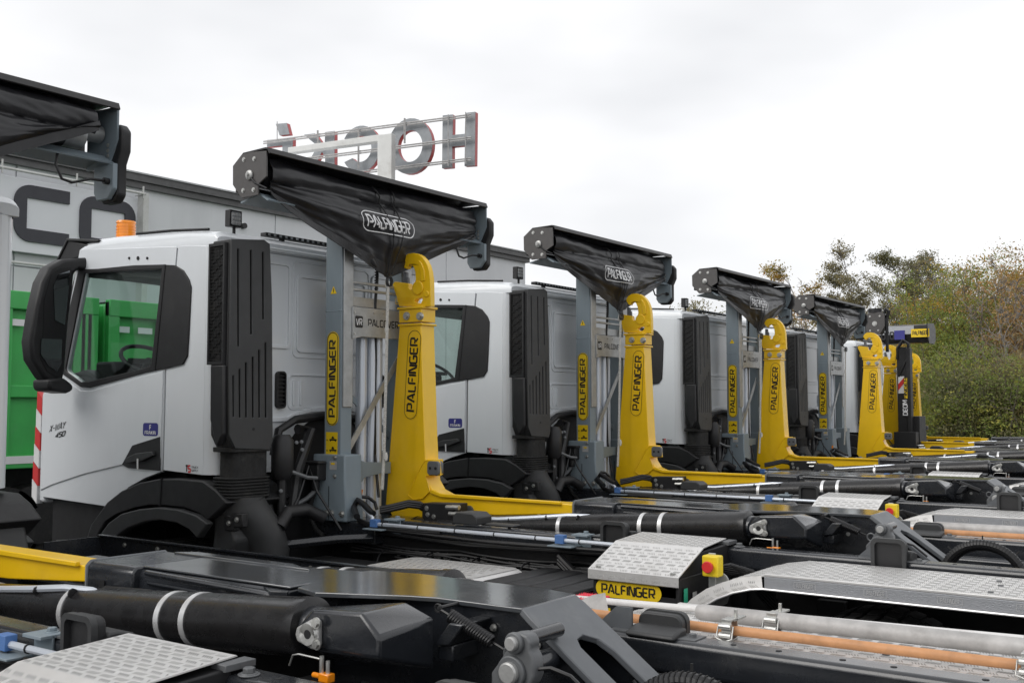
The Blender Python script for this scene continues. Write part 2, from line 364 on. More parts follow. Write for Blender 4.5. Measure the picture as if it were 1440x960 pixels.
# --- cab shell: roof, rear wall, floor, front
roofprof = xz([(113,350),(110,344),(118,338),(135,333),(160,329.5),(200,327),(296,321)], CN)+[(XR+.0, 3.05)]+xz([(249,346)], CN)
rp = xz([(113,351),(111,345),(118,339),(135,334),(165,330),(200,327.5),(260,323)], CN)
rp += [(XR-.03, 3.125), (XR, 3.09), (XR, 3.02)]
def ycrown(mb, prof, y0, y1, r=.10, n=4, ztop=None):
    """extrude a side profile across the cab with the top edge rounded over the sides"""
    zb = min(p[1] for p in prof); secs = []
    for k in range(n+1):
        a = pi/2*k/n; secs.append((y0+r*(1-sin(a)) if 0 else y0+r*(1-cos(pi/2-a)) if 0 else y0+r*(1-sin(a)), 0, a))
    cols = []
    ys = [y0+r*(1-cos(pi/2*k/n)) for k in range(n+1)]; ds = [r*(1-sin(pi/2*k/n)) for k in range(n+1)]
    ys2 = ys+[(y0*3+y1)/4, (y0+y1)/2, (y0+3*y1)/4]+[y0+y1-y for y in reversed(ys)]
    ds2 = ds+[-.012, -.018, -.012]+list(reversed(ds))
    m = len(prof); zt = max(p[1] for p in prof); vs = []
    for y, d in zip(ys2, ds2):
        for x, z in prof:
            f = (z-zb)/(zt-zb); vs.append((x, y, z-d*f**1.0*(1 if d > 0 else f)))
    fs = []
    for i in range(len(ys2)-1):
        for j in range(m): fs.append((i*m+j, i*m+(j+1) % m, (i+1)*m+(j+1) % m, (i+1)*m+j))
    fs += [tuple(range(m)), tuple(range((len(ys2)-1)*m+m-1, (len(ys2)-1)*m-1, -1))]
    mb.add(vs, fs)
mb = MB(); ycrown(mb, rp, CN+.004, CF-.004, .07)
# rear wall with wheel arch cut, corner columns
wall = [(CN+.10, 1.50), (5.12, 1.50), (5.17, 1.64), (5.27, 1.76), (5.40, 1.84), (5.55, 1.86)]
wall = wall+[(mir(y), z) for y, z in reversed(wall)]+[(CF-.10, 3.03), (CN+.10, 3.03)]
mb.prism(wall, XR-.03, XR, 'x')
for y0, s in ((CN, 1), (CF, -1)):
    pts = [(XR-.12, y0+s*.0), (XR-.12, y0+s*.03)]+[(XR-.12+.09, y0+s*.11)]+[(XR, y0+s*.11)]
    arc = [(XR-.10+.10*sin(radians(t)), y0+s*(.10-.10*cos(radians(t)))) for t in (75, 55, 35, 15)]
    mb.prism([(XR-.13, y0), (XR-.13, y0+s*.03), (XR-.06, y0+s*.05), (XR-.03, y0+s*.12), (XR, y0+s*.12)]+arc, 1.50, 3.03, 'z')
mb.prism([(XR-.75, CN+.12), (XR-.04, CN+.12), (XR-.04, CF-.12), (XR-.75, CF-.12)], 1.97, 2.0, 'z')
cab = F(mb, 'cab', 'white_paint', bevel=.008)
# pressed ribs on the rear wall
mb = MB()
def ringx(y0, y1, z0, z1, r=.04, wd=.022, h=.014):
    o = rrect(y0, y1, z0, z1, r); i = rrect(y0+wd, y1-wd, z0+wd, z1-wd, max(.005, r-wd*.6)); mb.holed(o, [i], XR-.002, XR+h, 'x')
for f in (lambda y: y, mir):
    a, b = sorted((f(4.90), f(5.215))); ringx(a, b, 2.36, 2.97)
    for y in (5.24, 5.31):
        a, b = sorted((f(y), f(y+.022))); mb.prism(rrect(a, b, 1.96, 2.14, .008, 2), XR-.002, XR+.013, 'x')
ringx(5.27, mir(5.27), 2.34, 2.90); ringx(5.235, mir(5.235), 2.30, 3.0, .05, .014, .007)
ringx(5.20, mir(5.20), 1.93, 2.185, .04, .014, .008)
ln = [(5.0, 1.86), (5.2, 1.865), (5.30, 1.905), (5.42, 1.93), (5.63, 1.935)]; ln = ln+[(mir(y), z) for y, z in reversed(ln[:-1])]
for a, b, c, d in stroke_quads(ln, .03): mb.prism([tuple(a), tuple(b), tuple(c), tuple(d)], XR-.002, XR+.016, 'x')
F(mb, 'pressed_ribs', 'white_paint', cab, bevel=.005)
mb = MB(); mb.box(XR-.02, XR+.03, 4.80, mir(4.80), 3.035, 3.062)
F(mb, 'rear_gutter', 'white_paint', cab, bevel=.006)
for s in (0, 1):                               # rear vents
    mb = MB(); y0, y1 = (5.09, 5.155) if not s else (mir(5.155), mir(5.09))
    mb.holed(rrect(y0-.01, y1+.01, 1.94, 2.20, .03), [rrect(y0, y1, 1.955, 2.185, .02)], XR-.001, XR+.03, 'x')
    mb.box(XR-.001, XR+.004, y0, y1, 1.95, 2.19)
    for k in range(8): mb.box(XR-.001, XR+.02, y0, y1, 1.965+k*.028, 1.979+k*.028)
    F(mb, 'vent_grille', 'black_plastic', cab, bevel=.002)
# side panels, doors, windows, both sides
win = [(121,384),(229,378),(225,420),(214,514),(200,519),(128,536),(115,537),(96,523),(94,518)]
trim = [(112,379),(140,378),(190,373),(229,372),(247.5,373),(259,380),(267,393),(270,404),(267,468),(265,500),(259,512),(236,518),(206,524),(128,545),(115,544),(92,528),(85,521),(95,450)]
doorp = [(112,351),(248.2,346.3),(240,440),(231.3,516),(229,600),(227.3,655),(226,663),(205,671),(182,684),(165,700),(154,712.5),(57,698),(58.5,620),(61,553),(73,545),(84,520),(96,440)]
quart = [(250.4,346.3),(262,345),(299.5,344),(300,668),(285,668),(229.6,661),(231.5,600),(233.6,516),(242,440)]
creaseU = [(57.5,690),(75,682),(120,667),(170,655),(215,647),(227.5,645)]
W2 = xz(win, CN); TR = xz(trim, CN); DP = xz(doorp, CN); QP = xz(quart, CN)
QP[2] = (XR-.10, QP[2][1]); QP[3] = (XR-.10, 1.505)
arch = xz([(285,668),(229.6,661)], CN)
for side in (0, 1):
    S = (lambda y: y) if not side else mir
    dmb = MB(); dmb.holed(DP, [W2], S(CN), S(CN+.04), 'y'); door = F(dmb, 'door', 'white_paint', cab, bevel=.004)
    # raised upper skin above the swage line
    up = xz([(226.8,644),(215,646),(170,654),(120,666),(75,681),(57.6,689),(61.5,555),(73,549),(92,533),(115,549),(128,549.5),(206,528),(230.4,521),(228,600)], CN)
    mb = MB(); mb.prism(up, S(CN-.010), S(CN+.001), 'y'); F(mb, 'door_skin', 'white_paint', cab, bevel=.007, seg=3)
    mb = MB(); mb.prism(QP, S(CN), S(CN+.04), 'y'); F(mb, 'side_panel', 'white_paint', cab, bevel=.004)
    mb = MB(); mb.prism(xz([(112,352),(300,345),(299,671),(226,668),(160,716),(58,700),(62,552),(84,522)], CN), S(CN+.045), S(CN+.05), 'y') if 0 else None
    # dark seam backing behind the shut lines
    s1 = xz([(246,347),(253,347),(236.5,520),(232,663),(224,663),(229,520)], CN)
    mb.prism(s1, S(CN+.02), S(CN+.055), 'y')
    s2 = xz([(112,349),(300,343.5),(300,348),(112,353.5)], CN); mb.prism(s2, S(CN+.02), S(CN+.05), 'y')
    F(mb, 'door_seal', 'deep_black', cab)
    mb = MB(); mb.holed(TR, [W2], S(CN-.012), S(CN+.002), 'y')
    F(mb, 'window_surround', 'black_plastic', cab, bevel=.005)
    mb = MB(); mb.prism(xz([(232.6,372),(235,372),(220.6,521),(218.6,521)], CN), S(CN-.016), S(CN-.010), 'y')
    F(mb, 'seal_line', 'deep_black', cab)
    mb = MB(); mb.prism(xz([(119,383),(231,377),(216,517),(128,539),(115,540),(92,522)], CN), S(CN+.012), S(CN+.017), 'y')
    F(mb, 'window_pane', 'glass', cab)
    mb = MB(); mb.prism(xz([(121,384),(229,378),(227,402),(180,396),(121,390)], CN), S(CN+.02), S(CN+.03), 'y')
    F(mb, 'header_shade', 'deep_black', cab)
    # handle recess with grip
    H = xz([(188,626),(227.2,613.5),(227.2,661.5),(182,657.5),(173.5,653)], CN)
    mb = MB(); mb.prism(H, S(CN-.014), S(CN-.008), 'y'); hr = F(mb, 'handle_recess', 'black_plastic', cab, bevel=.003)
    mb = MB(); g = xz([(182,644),(196,637),(220,634),(222,640),(205,648),(184,651)], CN); mb.prism(g, S(CN-.04), S(CN-.012), 'y')
    g = xz([(200.6,644),(202,644),(202,659),(200.6,659)], CN)
    F(mb, 'handle_grip', 'grey_plastic', cab, bevel=.006)
    mb = MB(); mb.prism(g, S(CN-.048), S(CN-.042), 'y'); F(mb, 'key_tag', 'decal_white', cab)
    for u in (182, 194.5, 207.5):
        c = PY(u, 363, CN); mb = MB(); mb.cyl((c.x, S(CN-.006), c.z), (c.x, S(CN+.004), c.z), .014 if u == 194.5 else .010, 10); F(mb, 'marker_lamp', 'deep_black', cab)
    # red and white corner strip
    for k in range(6):
        z0 = 2.07-k*.135; mb = MB(); x0 = -7.765-.008*k
        mb.prism([(x0-.05, z0), (x0+.02, z0-.05), (x0+.02, z0-.185), (x0-.05, z0-.135)], S(CN+.0), S(CN+.05), 'y')
        F(mb, 'marking_strip', 'decal_red' if k % 2 == 0 else 'decal_white', cab)
def onside(cu, cv, Y, d=0):
    c = PY(cu, cv, Y); return lambda a, b, e: (c.x+a, Y-d-e, c.z+b)
mb = MB(); fB = onside(84, 602, CN, .0125); fI = lambda da, db: (lambda a, b, e: fB(a+da+b*.45, b+db+a*.16, e)); put_text(mb, 'X-WAY', fI(-.01, .012), .20, .048, .15); put_text(mb, '450', fI(.03, -.045), .12, .036, .2)
F(mb, 'badge_lettering', 'decal_black', cab)
fn = onside(213.5, 603.5, CN, .0115); mb = MB(); put_poly(mb, rrect(-.085, .085, -.045, .045, .02), fn, 0); st = F(mb, 'door_sticker', 'decal_blue', cab)
mb = MB(); put_text(mb, 'F', lambda a, b, e: fn(a, b+.014, .0015+e), .016, .03, .25); put_text(mb, 'FRAIKIN'.replace('K', 'K'), lambda a, b, e: fn(a, b-.022, .0015+e), .12, .022, .2)
F(mb, 'sticker_lettering', 'decal_white', cab)
fn2 = onside(270, 659, CN, .001)
mb = MB(); mb.mi = 0; put_text(mb, 'T', lambda a, b, e: fn2(a-.055, b, e), .022, .04, .3); put_text(mb, 'TRUCK', lambda a, b, e: fn2(a+.03, b+.012, e), .07, .012, .16); put_text(mb, 'SUPPLY', lambda a, b, e: fn2(a+.03, b-.01, e), .07, .012, .16)
mb.mi = 1; put_text(mb, 'S', lambda a, b, e: fn2(a-.028, b, e), .024, .04, .3)
F(mb, 'service_sticker', ['decal_black', 'decal_red'], cab)
# front, windscreen, sun visor, interior
mb = MB()
fr = [(-7.74, 2.10), (-7.79, 2.05), (-7.81, 1.35), (-7.79, 1.22), (-7.70, 1.22), (-7.70, 2.10)]
mb.prism(fr, CN+.02, CF-.02, 'y'); mb.prism([(-7.3, 3.10), (-7.38, 3.02), (-7.34, 2.98), (-7.2, 3.05)], CN+.02, CF-.02, 'y')
F(mb, 'front_panel', 'white_paint', cab, bevel=.02)
for s in (CN+.02, CF-.07):
    mb = MB(); mb.prism([(-7.24, 3.08), (-7.33, 3.05), (-7.75, 2.08), (-7.66, 2.08)], s, s+.05, 'y'); F(mb, 'screen_pillar', 'black_plastic', cab)
mb = MB(); mb.prism([(-7.33, 3.03), (-7.73, 2.10), (-7.725, 2.095), (-7.325, 3.025)], CN+.07, CF-.07, 'y'); F(mb, 'windscreen', 'glass', cab)
mb = MB(); v1 = xz([(86,360),(88,362),(107,331),(150,338),(118,341),(104,333.5)], CN)
vx = [(-7.60, 3.02), (-7.585, 3.01), (-7.44, 3.225), (-7.15, 3.17), (-7.16, 3.155), (-7.43, 3.20)]
mb.prism([(-7.62, 3.06), (-7.47, 3.235), (-7.05, 3.185), (-7.06, 3.165), (-7.46, 3.21), (-7.60, 3.05)], CN+.0, CF-.0, 'y')
for y in (CN+.01, CC, CF-.05): mb.prism([(-7.59, 3.06), (-7.47, 3.22), (-7.2, 3.16), (-7.25, 3.08)], y, y+.04, 'y')
F(mb, 'sun_visor', 'black_plastic', cab, bevel=.006)
mb = MB()
mb.prism([(-7.70, 1.3), (-7.70, 2.10), (-7.5, 2.20), (-7.28, 2.23), (-7.12, 2.16), (-7.10, 1.95), (-7.2, 1.3)], CN+.06, CF-.06, 'y'); mb.box(-7.3, -7.06, 4.72, 5.2, 2.15, 2.29)
mb.box(-7.7, XR-.05, CN+.06, CF-.06, 1.25, 1.30)
F(mb, 'dashboard', 'deep_black', cab, bevel=.02)
mb = MB(); c = Vector((-6.98, 4.98, 2.30)); pth = []
for i in range(25):
    a = 2*pi*i/24; pth.append(c+Vector((cos(a)*.235*.7, sin(a)*.235, -cos(a)*.235*.5)))
mb.tube(pth, .016, 8, False); mb.tube([c, c+Vector((-.2, 0, -.2))], .04, 8); mb.box(c.x-.03, c.x+.02, 4.80, 5.16, c.z-.02, c.z+.015)
F(mb, 'steering_wheel', 'black_plastic', cab)
for y in (4.95, 6.25):
    mb = MB(); mb.box(-6.7, -6.2, y-.24, y+.24, 1.3, 1.75); mb.prism([(-6.32, 1.7), (-6.12, 1.7), (-5.98, 2.35), (-6.14, 2.35)], y-.23, y+.23, 'y')
    F(mb, 'seat', 'deep_black', cab, bevel=.04)
# under-cab bodywork: step box, engine mass
mb = MB(); mb.box(-7.6, -6.95, 4.75, mir(4.75), .35, 1.24); mb.box(-7.69, -6.9, 4.64, mir(4.64), .35, 1.24); mb.box(-6.95, -5.6, 5.1, mir(5.1), .5, 1.5); mb.box(-5.95, -5.72, 4.95, mir(4.95), 1.3, 1.9)
F(mb, 'engine_bay', 'deep_black')
mb = MB()
for z in (.55, .9): mb.box(-7.55, -6.98, 4.58, 4.78, z, z+.05); mb.box(-7.55, -6.98, mir(4.58), mir(4.78), z, z+.05)
F(mb, 'cab_step', 'grey_plastic', bevel=.01)
# mudguards over the front wheels
def arcband(mb, c, r0, r1, a0, a1, y0, y1, n=18, sx=1.0):
    pts = [(c[0]+r1*sx*cos(radians(a0+(a1-a0)*i/n)), c[1]+r1*sin(radians(a0+(a1-a0)*i/n))) for i in range(n+1)]
    pts += [(c[0]+r0*sx*cos(radians(a0+(a1-a0)*i/n)), c[1]+r0*sin(radians(a0+(a1-a0)*i/n))) for i in range(n, -1, -1)]
    for i in range(n):
        q = [pts[i], pts[i+1], pts[2*n+1-i-1], pts[2*n+1-i]]; mb.prism(q, y0, y1, 'y')
def fender(S):
    mb = MB()
    outer = xz([(118,775),(121,757),(127,738),(150,706),(170,690),(195,678.5),(222,673),(250,672.5),(285,676),(302,688),(319,707)], 4.50)
    inner = xz([(131,775),(133,760),(150,731),(165,722),(190,713.5),(210,710),(235,711),(260,714),(280,722),(291,731),(300,725)], 4.50)
    n = len(outer)
    a, b = S(4.50), S(5.05)
    V = [(x, a, z) for x, z in outer]+[(x, b, z) for x, z in outer]+[(x, a, z) for x, z in inner]+[(x, b, z) for x, z in inner]
    fs = []
    for i in range(n-1): fs += [(i, i+1, n+i+1, n+i), (i, i+1, 2*n+i+1, 2*n+i), (2*n+i, 2*n+i+1, 3*n+i+1, 3*n+i), (n+i, n+i+1, 3*n+i+1, 3*n+i)]
    fs += [(0, n, 3*n, 2*n), (n-1, 2*n-1, 4*n-1, 3*n-1)]
    mb.add(V, fs); f = F(mb, 'mudguard', 'black_plastic', bevel=.012)
    mb = MB()
    o2 = xz([(132,775),(136,757),(152,735),(170,722),(195,715.5),(222,713),(250,716),(275,724),(291,736)], 4.46)
    i2 = xz([(150,775),(156,762),(168,750),(180,742),(205,733),(225,731),(248,735),(265,744),(277,757)], 4.46); n = len(o2)
    a, b = S(4.46), S(4.52)
    V = [(x, a, z) for x, z in o2]+[(x, b, z) for x, z in o2]+[(x, a, z) for x, z in i2]+[(x, b, z) for x, z in i2]
    fs = []
    for i in range(n-1): fs += [(i, i+1, n+i+1, n+i), (i, i+1, 2*n+i+1, 2*n+i), (2*n+i, 2*n+i+1, 3*n+i+1, 3*n+i), (n+i, n+i+1, 3*n+i+1, 3*n+i)]
    fs += [(0, n, 3*n, 2*n), (n-1, 2*n-1, 4*n-1, 3*n-1)]
    mb.add(V, fs); F(mb, 'mudguard_lip', 'grey_plastic', f, bevel=.01)
    mb = MB(); s = xz([(226.5,672),(228,672),(225.5,711),(224,711)], 4.5); mb.prism(s, S(4.495), S(4.51), 'y'); F(mb, 'joint_seam', 'deep_black', f)
    mb = MB(); mb.prism(xz([(300,725),(319,707),(330,760),(322,790),(296,790),(300,750)], 4.56), S(4.56), S(4.95), 'y'); F(mb, 'splash_guard', 'grey_plastic', f, bevel=.02)
fender(lambda y: y); fender(mir)
def wheel(x, y, r, wd, outsign, store):
    mb = MB(); n = 40
    mb.tube([(x, y-wd/2, r), (x, y-wd/2+.03, r), (x, y+wd/2-.03, r), (x, y+wd/2, r)], [r*.9, r*.985, r*.985, r*.9], n)
    for k in range(n):
        a = 2*pi*k/n
        for yo in (-.3, 0, .3):
            ca, sa = cos(a+yo*.1), sin(a+yo*.1); cx, cz = x+ca*r, r+sa*r; tx, tz = -sa*.028, ca*.028
            y0, y1 = y+yo*wd-.12*wd, y+yo*wd+.12*wd; R1 = r+.004
            p = [(x+ca*(r-.02)+tx*s, yy, r+sa*(r-.02)+tz*s) for yy in (y0, y1) for s in (-1, 1)]+[(x+ca*R1+tx*s, yy, r+sa*R1+tz*s) for yy in (y0, y1) for s in (-1, 1)]
            mb.add(p, [(4, 5, 7, 6), (0, 1, 5, 4), (2, 6, 7, 3), (0, 4, 6, 2), (1, 3, 7, 5)])
    t = finish(mb, 'wheel', 'rubber', T); store.append(t)
    mb = MB(); yo = y+outsign*(wd/2); mb.tube([(x, yo-outsign*.005, r), (x, yo+outsign*.012, r), (x, yo-outsign*.08, r), (x, yo-outsign*.09, r)], [r*.56, r*.52, r*.4, r*.1], 28)
    for k in range(10): a = 2*pi*k/10; mb.bolt((x+cos(a)*.17, yo-outsign*.085, r+sin(a)*.17), (0, outsign, 0), .014, .04)
    finish(mb, 'rim', 'cast_steel', t)
wheel(-6.22, 4.72, .52, .32, -1, FRONT); wheel(-6.22, mir(4.72), .52, .32, 1, FRONT)
# mirrors
mo = [(46,506),(43,480),(51,430),(59,396),(70,375),(90,364),(126,361.5),(133,364),(140,378),(112,379),(105,384),(103,405),(97,455),(92,520),(88,540),(80,546),(62,531)]
for side in (0, 1):
    S = (lambda y: y) if not side else mir
    P_ = [(S(y), z) for y, z in yz(mo, -7.2)]
    mb = MB(); mb.prism(P_, -7.34, -7.2, 'x'); m_ = F(mb, 'mirror', 'black_plastic', bevel=.025, seg=3)
    inner = [(60,470),(62,420),(72,386),(84,377),(100,376),(97,420),(88,525),(80,531),(66,522),(57,505)]
    mb = MB(); mb.prism([(S(y), z) for y, z in yz(inner, -7.2)], -7.202, -7.195, 'x'); F(mb, 'mirror_recess', 'deep_black', m_)
    for g in ([(75,402),(82,386),(98,380),(96,410),(91,457),(77,450)], [(58,476),(87,477),(86,512),(80,522),(68,514),(57,498)]):
        mb = MB(); mb.prism([(S(y), z) for y, z in yz(g, -7.19)], -7.194, -7.186, 'x'); F(mb, 'mirror_glass', 'mirror_face', m_)
    mb = MB(); mb.prism([(S(y), z) for y, z in yz([(62,533),(84,531),(97,541),(97,549),(88,553),(64,549),(62,543)], -7.2)], -7.36, -7.14, 'x')
    F(mb, 'mirror_foot', 'black_plastic', m_, bevel=.02)
# snorkel with ribs, grille, bellows and duct
SX = XR+.245
mb = MB(); back = yz([(325.5,336),(372,337),(380,343),(383,420),(384,620),(380,632),(330,630),(322,612),(322,520)], SX)
slots = []
for (u, v0, v1) in ((335,350,487),(353,352,470),(370,354,449)): slots.append((u, v0, v1))
for (u, v0, v1) in ((328,528,586),(337,519,587),(346,510,587),(355.5,502,587),(364.5,492,587),(373.5,482,587)): slots.append((u, v0, v1))
hol = []
for u, v0, v1 in slots: hol.append(yz([(u-1.0,v0),(u+1.0,v0),(u+1.6,v1),(u-.6,v1)], SX))
mb.holed(back, hol, SX-.02, SX, 'x'); mb.prism(back, SX-.032, SX-.02, 'x')
y0s = PX(325.5, 336, SX).y
body = [(y0s, back[0][1]), (back[3][0], back[2][1])]
mb.prism([(y, z) for y, z in back], max(XR+.02, PY(298.5, 420, PX(325.5, 336, SX).y).x), SX-.032, 'x')
sn = F(mb, 'air_intake', 'grey_plastic', bevel=.006)
mb = MB(); cth = yz([(357,603)], SX+.002)[0]; mb.prism(circ(cth[0], cth[1], .011, 10), SX-.001, SX+.0015, 'x'); 
F(mb, 'latch_hole', 'deep_black', sn)
gy = y0s; gl = PY(297.5, 420, gy).x; cl0 = PY(294.5, 560, gy-.03).x
zt = back[0][1]-.02; zm = PY(325, 512, gy).z; zb = PY(325, 617, gy).z
mb = MB(); mb.holed([(gl, zm), (SX-.03, zm), (SX-.03, zt), (gl, zt)], [[(gl+.015, zm+.02), (SX-.045, zm+.02), (SX-.045, zt-.02), (gl+.015, zt-.02)]], gy-.03, gy+.001, 'y')
k = 0; z = zm+.03
while z < zt-.08:
    mb.prism([(gl+.015, z), (SX-.045, z+.075), (SX-.045, z+.090), (gl+.015, z+.015)], gy-.018, gy-.002, 'y'); z += .062
mb.box(gl+.01, SX-.04, gy-.010, gy-.006, zm+.01, zt-.01)
F(mb, 'intake_grille', 'black_plastic', sn)
mb = MB()
for i in range(9): xx = gl+.02+(SX-.07-gl)*i/8; mb.box(xx, xx+.0025, gy-.024, gy-.021, zm+.02, zt-.02)
z = zm+.03
while z < zt-.03: mb.box(gl+.015, SX-.045, gy-.0255, gy-.0235, z, z+.0025); z += .022
F(mb, 'grille_mesh', 'rubber', sn)['kind'] = 'stuff'
mb = MB(); mb.prism([(cl0, zm-.002), (SX-.02, zm-.002), (SX-.02, zb+.03), (SX-.07, zb-.05), (cl0+.06, zb-.03), (cl0+.005, zb+.12)], gy-.03, gy+.02, 'y'); F(mb, 'intake_cowl', 'black_plastic', sn, bevel=.012)
mb = MB(); bz0 = PX(350, 632, SX).z; ny0, ny1 = PX(327, 640, SX-.05).y, PX(378, 640, SX-.05).y
mb.prism(rrect(XR+.04, SX-.04, ny0, ny1, .05), bz0-.20, bz0+.02, 'z')
zz = bz0-.18
for k in range(7):
    mb.prism(rrect(XR+.01, SX-.015, ny0-.035, ny1+.012, .06), zz-.012, zz, 'z'); zz -= .02
    mb.prism(rrect(XR+.03, SX-.035, ny0-.015, ny1-.008, .05), zz-.010, zz+.01, 'z')
mb.prism(rrect(XR+.01, SX-.01, ny0-.04, ny1+.015, .06), bz0-.015, bz0+.015, 'z')
F(mb, 'bellows', 'rubber', sn, bevel=.003)
mb = MB(); cy = (ny0+ny1)/2-.01; cx = (XR+SX)/2
mb.tube([(cx, cy, zz+.01), (cx, cy, zz-.05), (cx+.03, cy+.05, zz-.14), (cx+.07, cy+.12, zz-.24), (cx+.09, cy+.16, zz-.36), (cx+.09, cy+.16, zz-.5)], [.15, .155, .15, .145, .14, .13], 20)
F(mb, 'intake_duct', 'grey_plastic', sn)
mb = MB()
for u, v in ((320,735.5),(331.5,730.5)):
    c = PY(u, v, 4.54); mb.box(c.x-.05, c.x+.05, 4.55, 4.60, c.z-.05, c.z+.04); 
br = F(mb, 'bracket', 'black_plastic', sn, bevel=.008)
mb = MB()
for u, v in ((320,735.5),(331.5,730.5)): c = PY(u, v, 4.54); mb.bolt((c.x, 4.55, c.z), (0, -1, 0), .012, .012)
F(mb, 'bracket_bolts', 'bolt_steel', sn)
# work lamp, beacon, roof seal, roof light bar
def lamp(c, d, parent=None, s=1.0):
    mb = MB(); mb.box(c.x-.05*s, c.x+.0, c.y-.05*s, c.y+.05*s, c.z-.055*s, c.z+.055*s); mb.cyl((c.x-.02, c.y, c.z-.12*s), (c.x-.02, c.y, c.z-.05*s), .012, 8)
    mb.box(c.x-.04, c.x+.0, c.y-.03, c.y+.03, c.z-.125*s, c.z-.112*s)
    o = F(mb, 'work_lamp', 'black_plastic', bevel=.008)
    mb = MB(); mb.prism(rrect(c.y-.038*s, c.y+.038*s, c.z-.042*s, c.z+.042*s, .01), c.x, c.x+.004, 'x'); F(mb, 'lamp_lens', 'lens_clear', o)
    mb = MB()
    for i in (-1, 0, 1):
        for j in (-1, 0, 1): mb.cyl((c.x+.003, c.y+i*.023*s, c.z+j*.025*s), (c.x+.008, c.y+i*.023*s, c.z+j*.025*s), .009*s, 8)
    F(mb, 'lamp_reflectors', 'band_silver', o); return o
c = PX(332, 307.5, XR-.02); lamp(c, 0, s=1.05)
c = PX(172.5, 320, -6.78) if 0 else PY(177, 332, 4.80)
mb = MB(); bx, by = c.x, 4.80; bz = 3.15
mb.cyl((bx, by, bz-.02), (bx, by, bz+.02), .085, 20)
bc = F(mb, 'beacon', 'black_plastic')
mb = MB(); mb.tube([(bx, by, bz+.02), (bx, by, bz+.05), (bx, by, bz+.06), (bx, by, bz+.185), (bx, by, bz+.19), (bx, by, bz+.205), (bx, by, bz+.212)], [.088, .085, .07, .068, .074, .07, .03], 24)
for k in range(5): mb.tube([(bx, by, bz+.07+k*.022), (bx, by, bz+.080+k*.022)], .0725, 24)
F(mb, 'beacon_lens', 'orange_lens', bc)
mb = MB(); p0, p1 = PY(191, 330.5, CN+.02), PY(292, 323.8, CN+.02)
mb.tube([(p0.x, CN+.03, p0.z+.01), ((p0.x+p1.x)/2, CN+.03, (p0.z+p1.z)/2+.016), (p1.x, CN+.03, p1.z+.008)], .010, 6); F(mb, 'roof_seal', 'deep_black', cab)
mb = MB(); y0, y1 = 5.0, mir(5.0)
mb.box(XR-.08, XR-.02, y0, y1, 3.145, 3.172)
for k in (1, 7): yy = y0+.02+(y1-y0-.04)*k/8; mb.box(XR-.07, XR-.03, yy-.012, yy+.012, 3.09, 3.16)
lb = F(mb, 'light_bar', 'black_plastic', bevel=.004)
mb = MB()
for k in range(24): yy = y0+.03+(y1-y0-.06)*k/23; mb.box(XR-.021, XR-.017, yy-.010, yy+.010, 3.150, 3.167)
F(mb, 'light_bar_lenses', 'lens_clear', lb)
# air spring, brackets and lines behind the cab
mb = MB()
c = PX(397, 640, -5.5); mb.tube([(c.x, c.y, c.z-.16), (c.x, c.y, c.z-.12), (c.x, c.y, c.z+.10), (c.x, c.y, c.z+.14)], [.05, .075, .075, .05], 16)
mb.cyl((c.x, c.y, c.z-.4), (c.x, c.y, c.z-.15), .03, 10)
mb.tube([PX(418, 603, -5.55), PX(437, 603, -5.55), PX(420, 660, -5.5), PX(412, 715, -5.45)], .035, 8)
mb.tube([PX(385, 640, -5.6), PX(392, 605, -5.6), PX(415, 590, -5.6), PX(455, 584, -5.6), PX(520, 590, -5.6)], .03, 8)
mb.tube([PX(393, 740, -5.4), PX(405, 720, -5.4), PX(430, 716, -5.4), PX(455, 728, -5.35)], .045, 12)
F(mb, 'air_spring', 'black_plastic')
mb = MB()
for u, v in ((401,624),(417,622),(425,632),(424,621),(395,690),(400,712)): mb.bolt(PX(u, v, -5.48), (.8, -.5, .2), .009, .012)
mb.tube([PX(410, 663, -5.45), PX(432, 671, -5.4), PX(446, 672, -5.38)], .014, 8); mb.tube([PX(412, 712, -5.5), PX(432, 700, -5.5), PX(445, 688, -5.5)], .016, 8)
F(mb, 'line_fittings', 'link_grey')
mb = MB()
for k in range(1):
    a = random.uniform(0, 30); mb.tube([PX(395+a*.6, 735-k*3, -5.4+.03*k), PX(410+a, 700+k*4, -5.42), PX(425+a, 655+k*9, -5.42), PX(440+a*.6, 690+k*6, -5.35), PX(470+a, 745, -5.2)], .009, 6)
F(mb, 'brake_lines', 'hose_black')

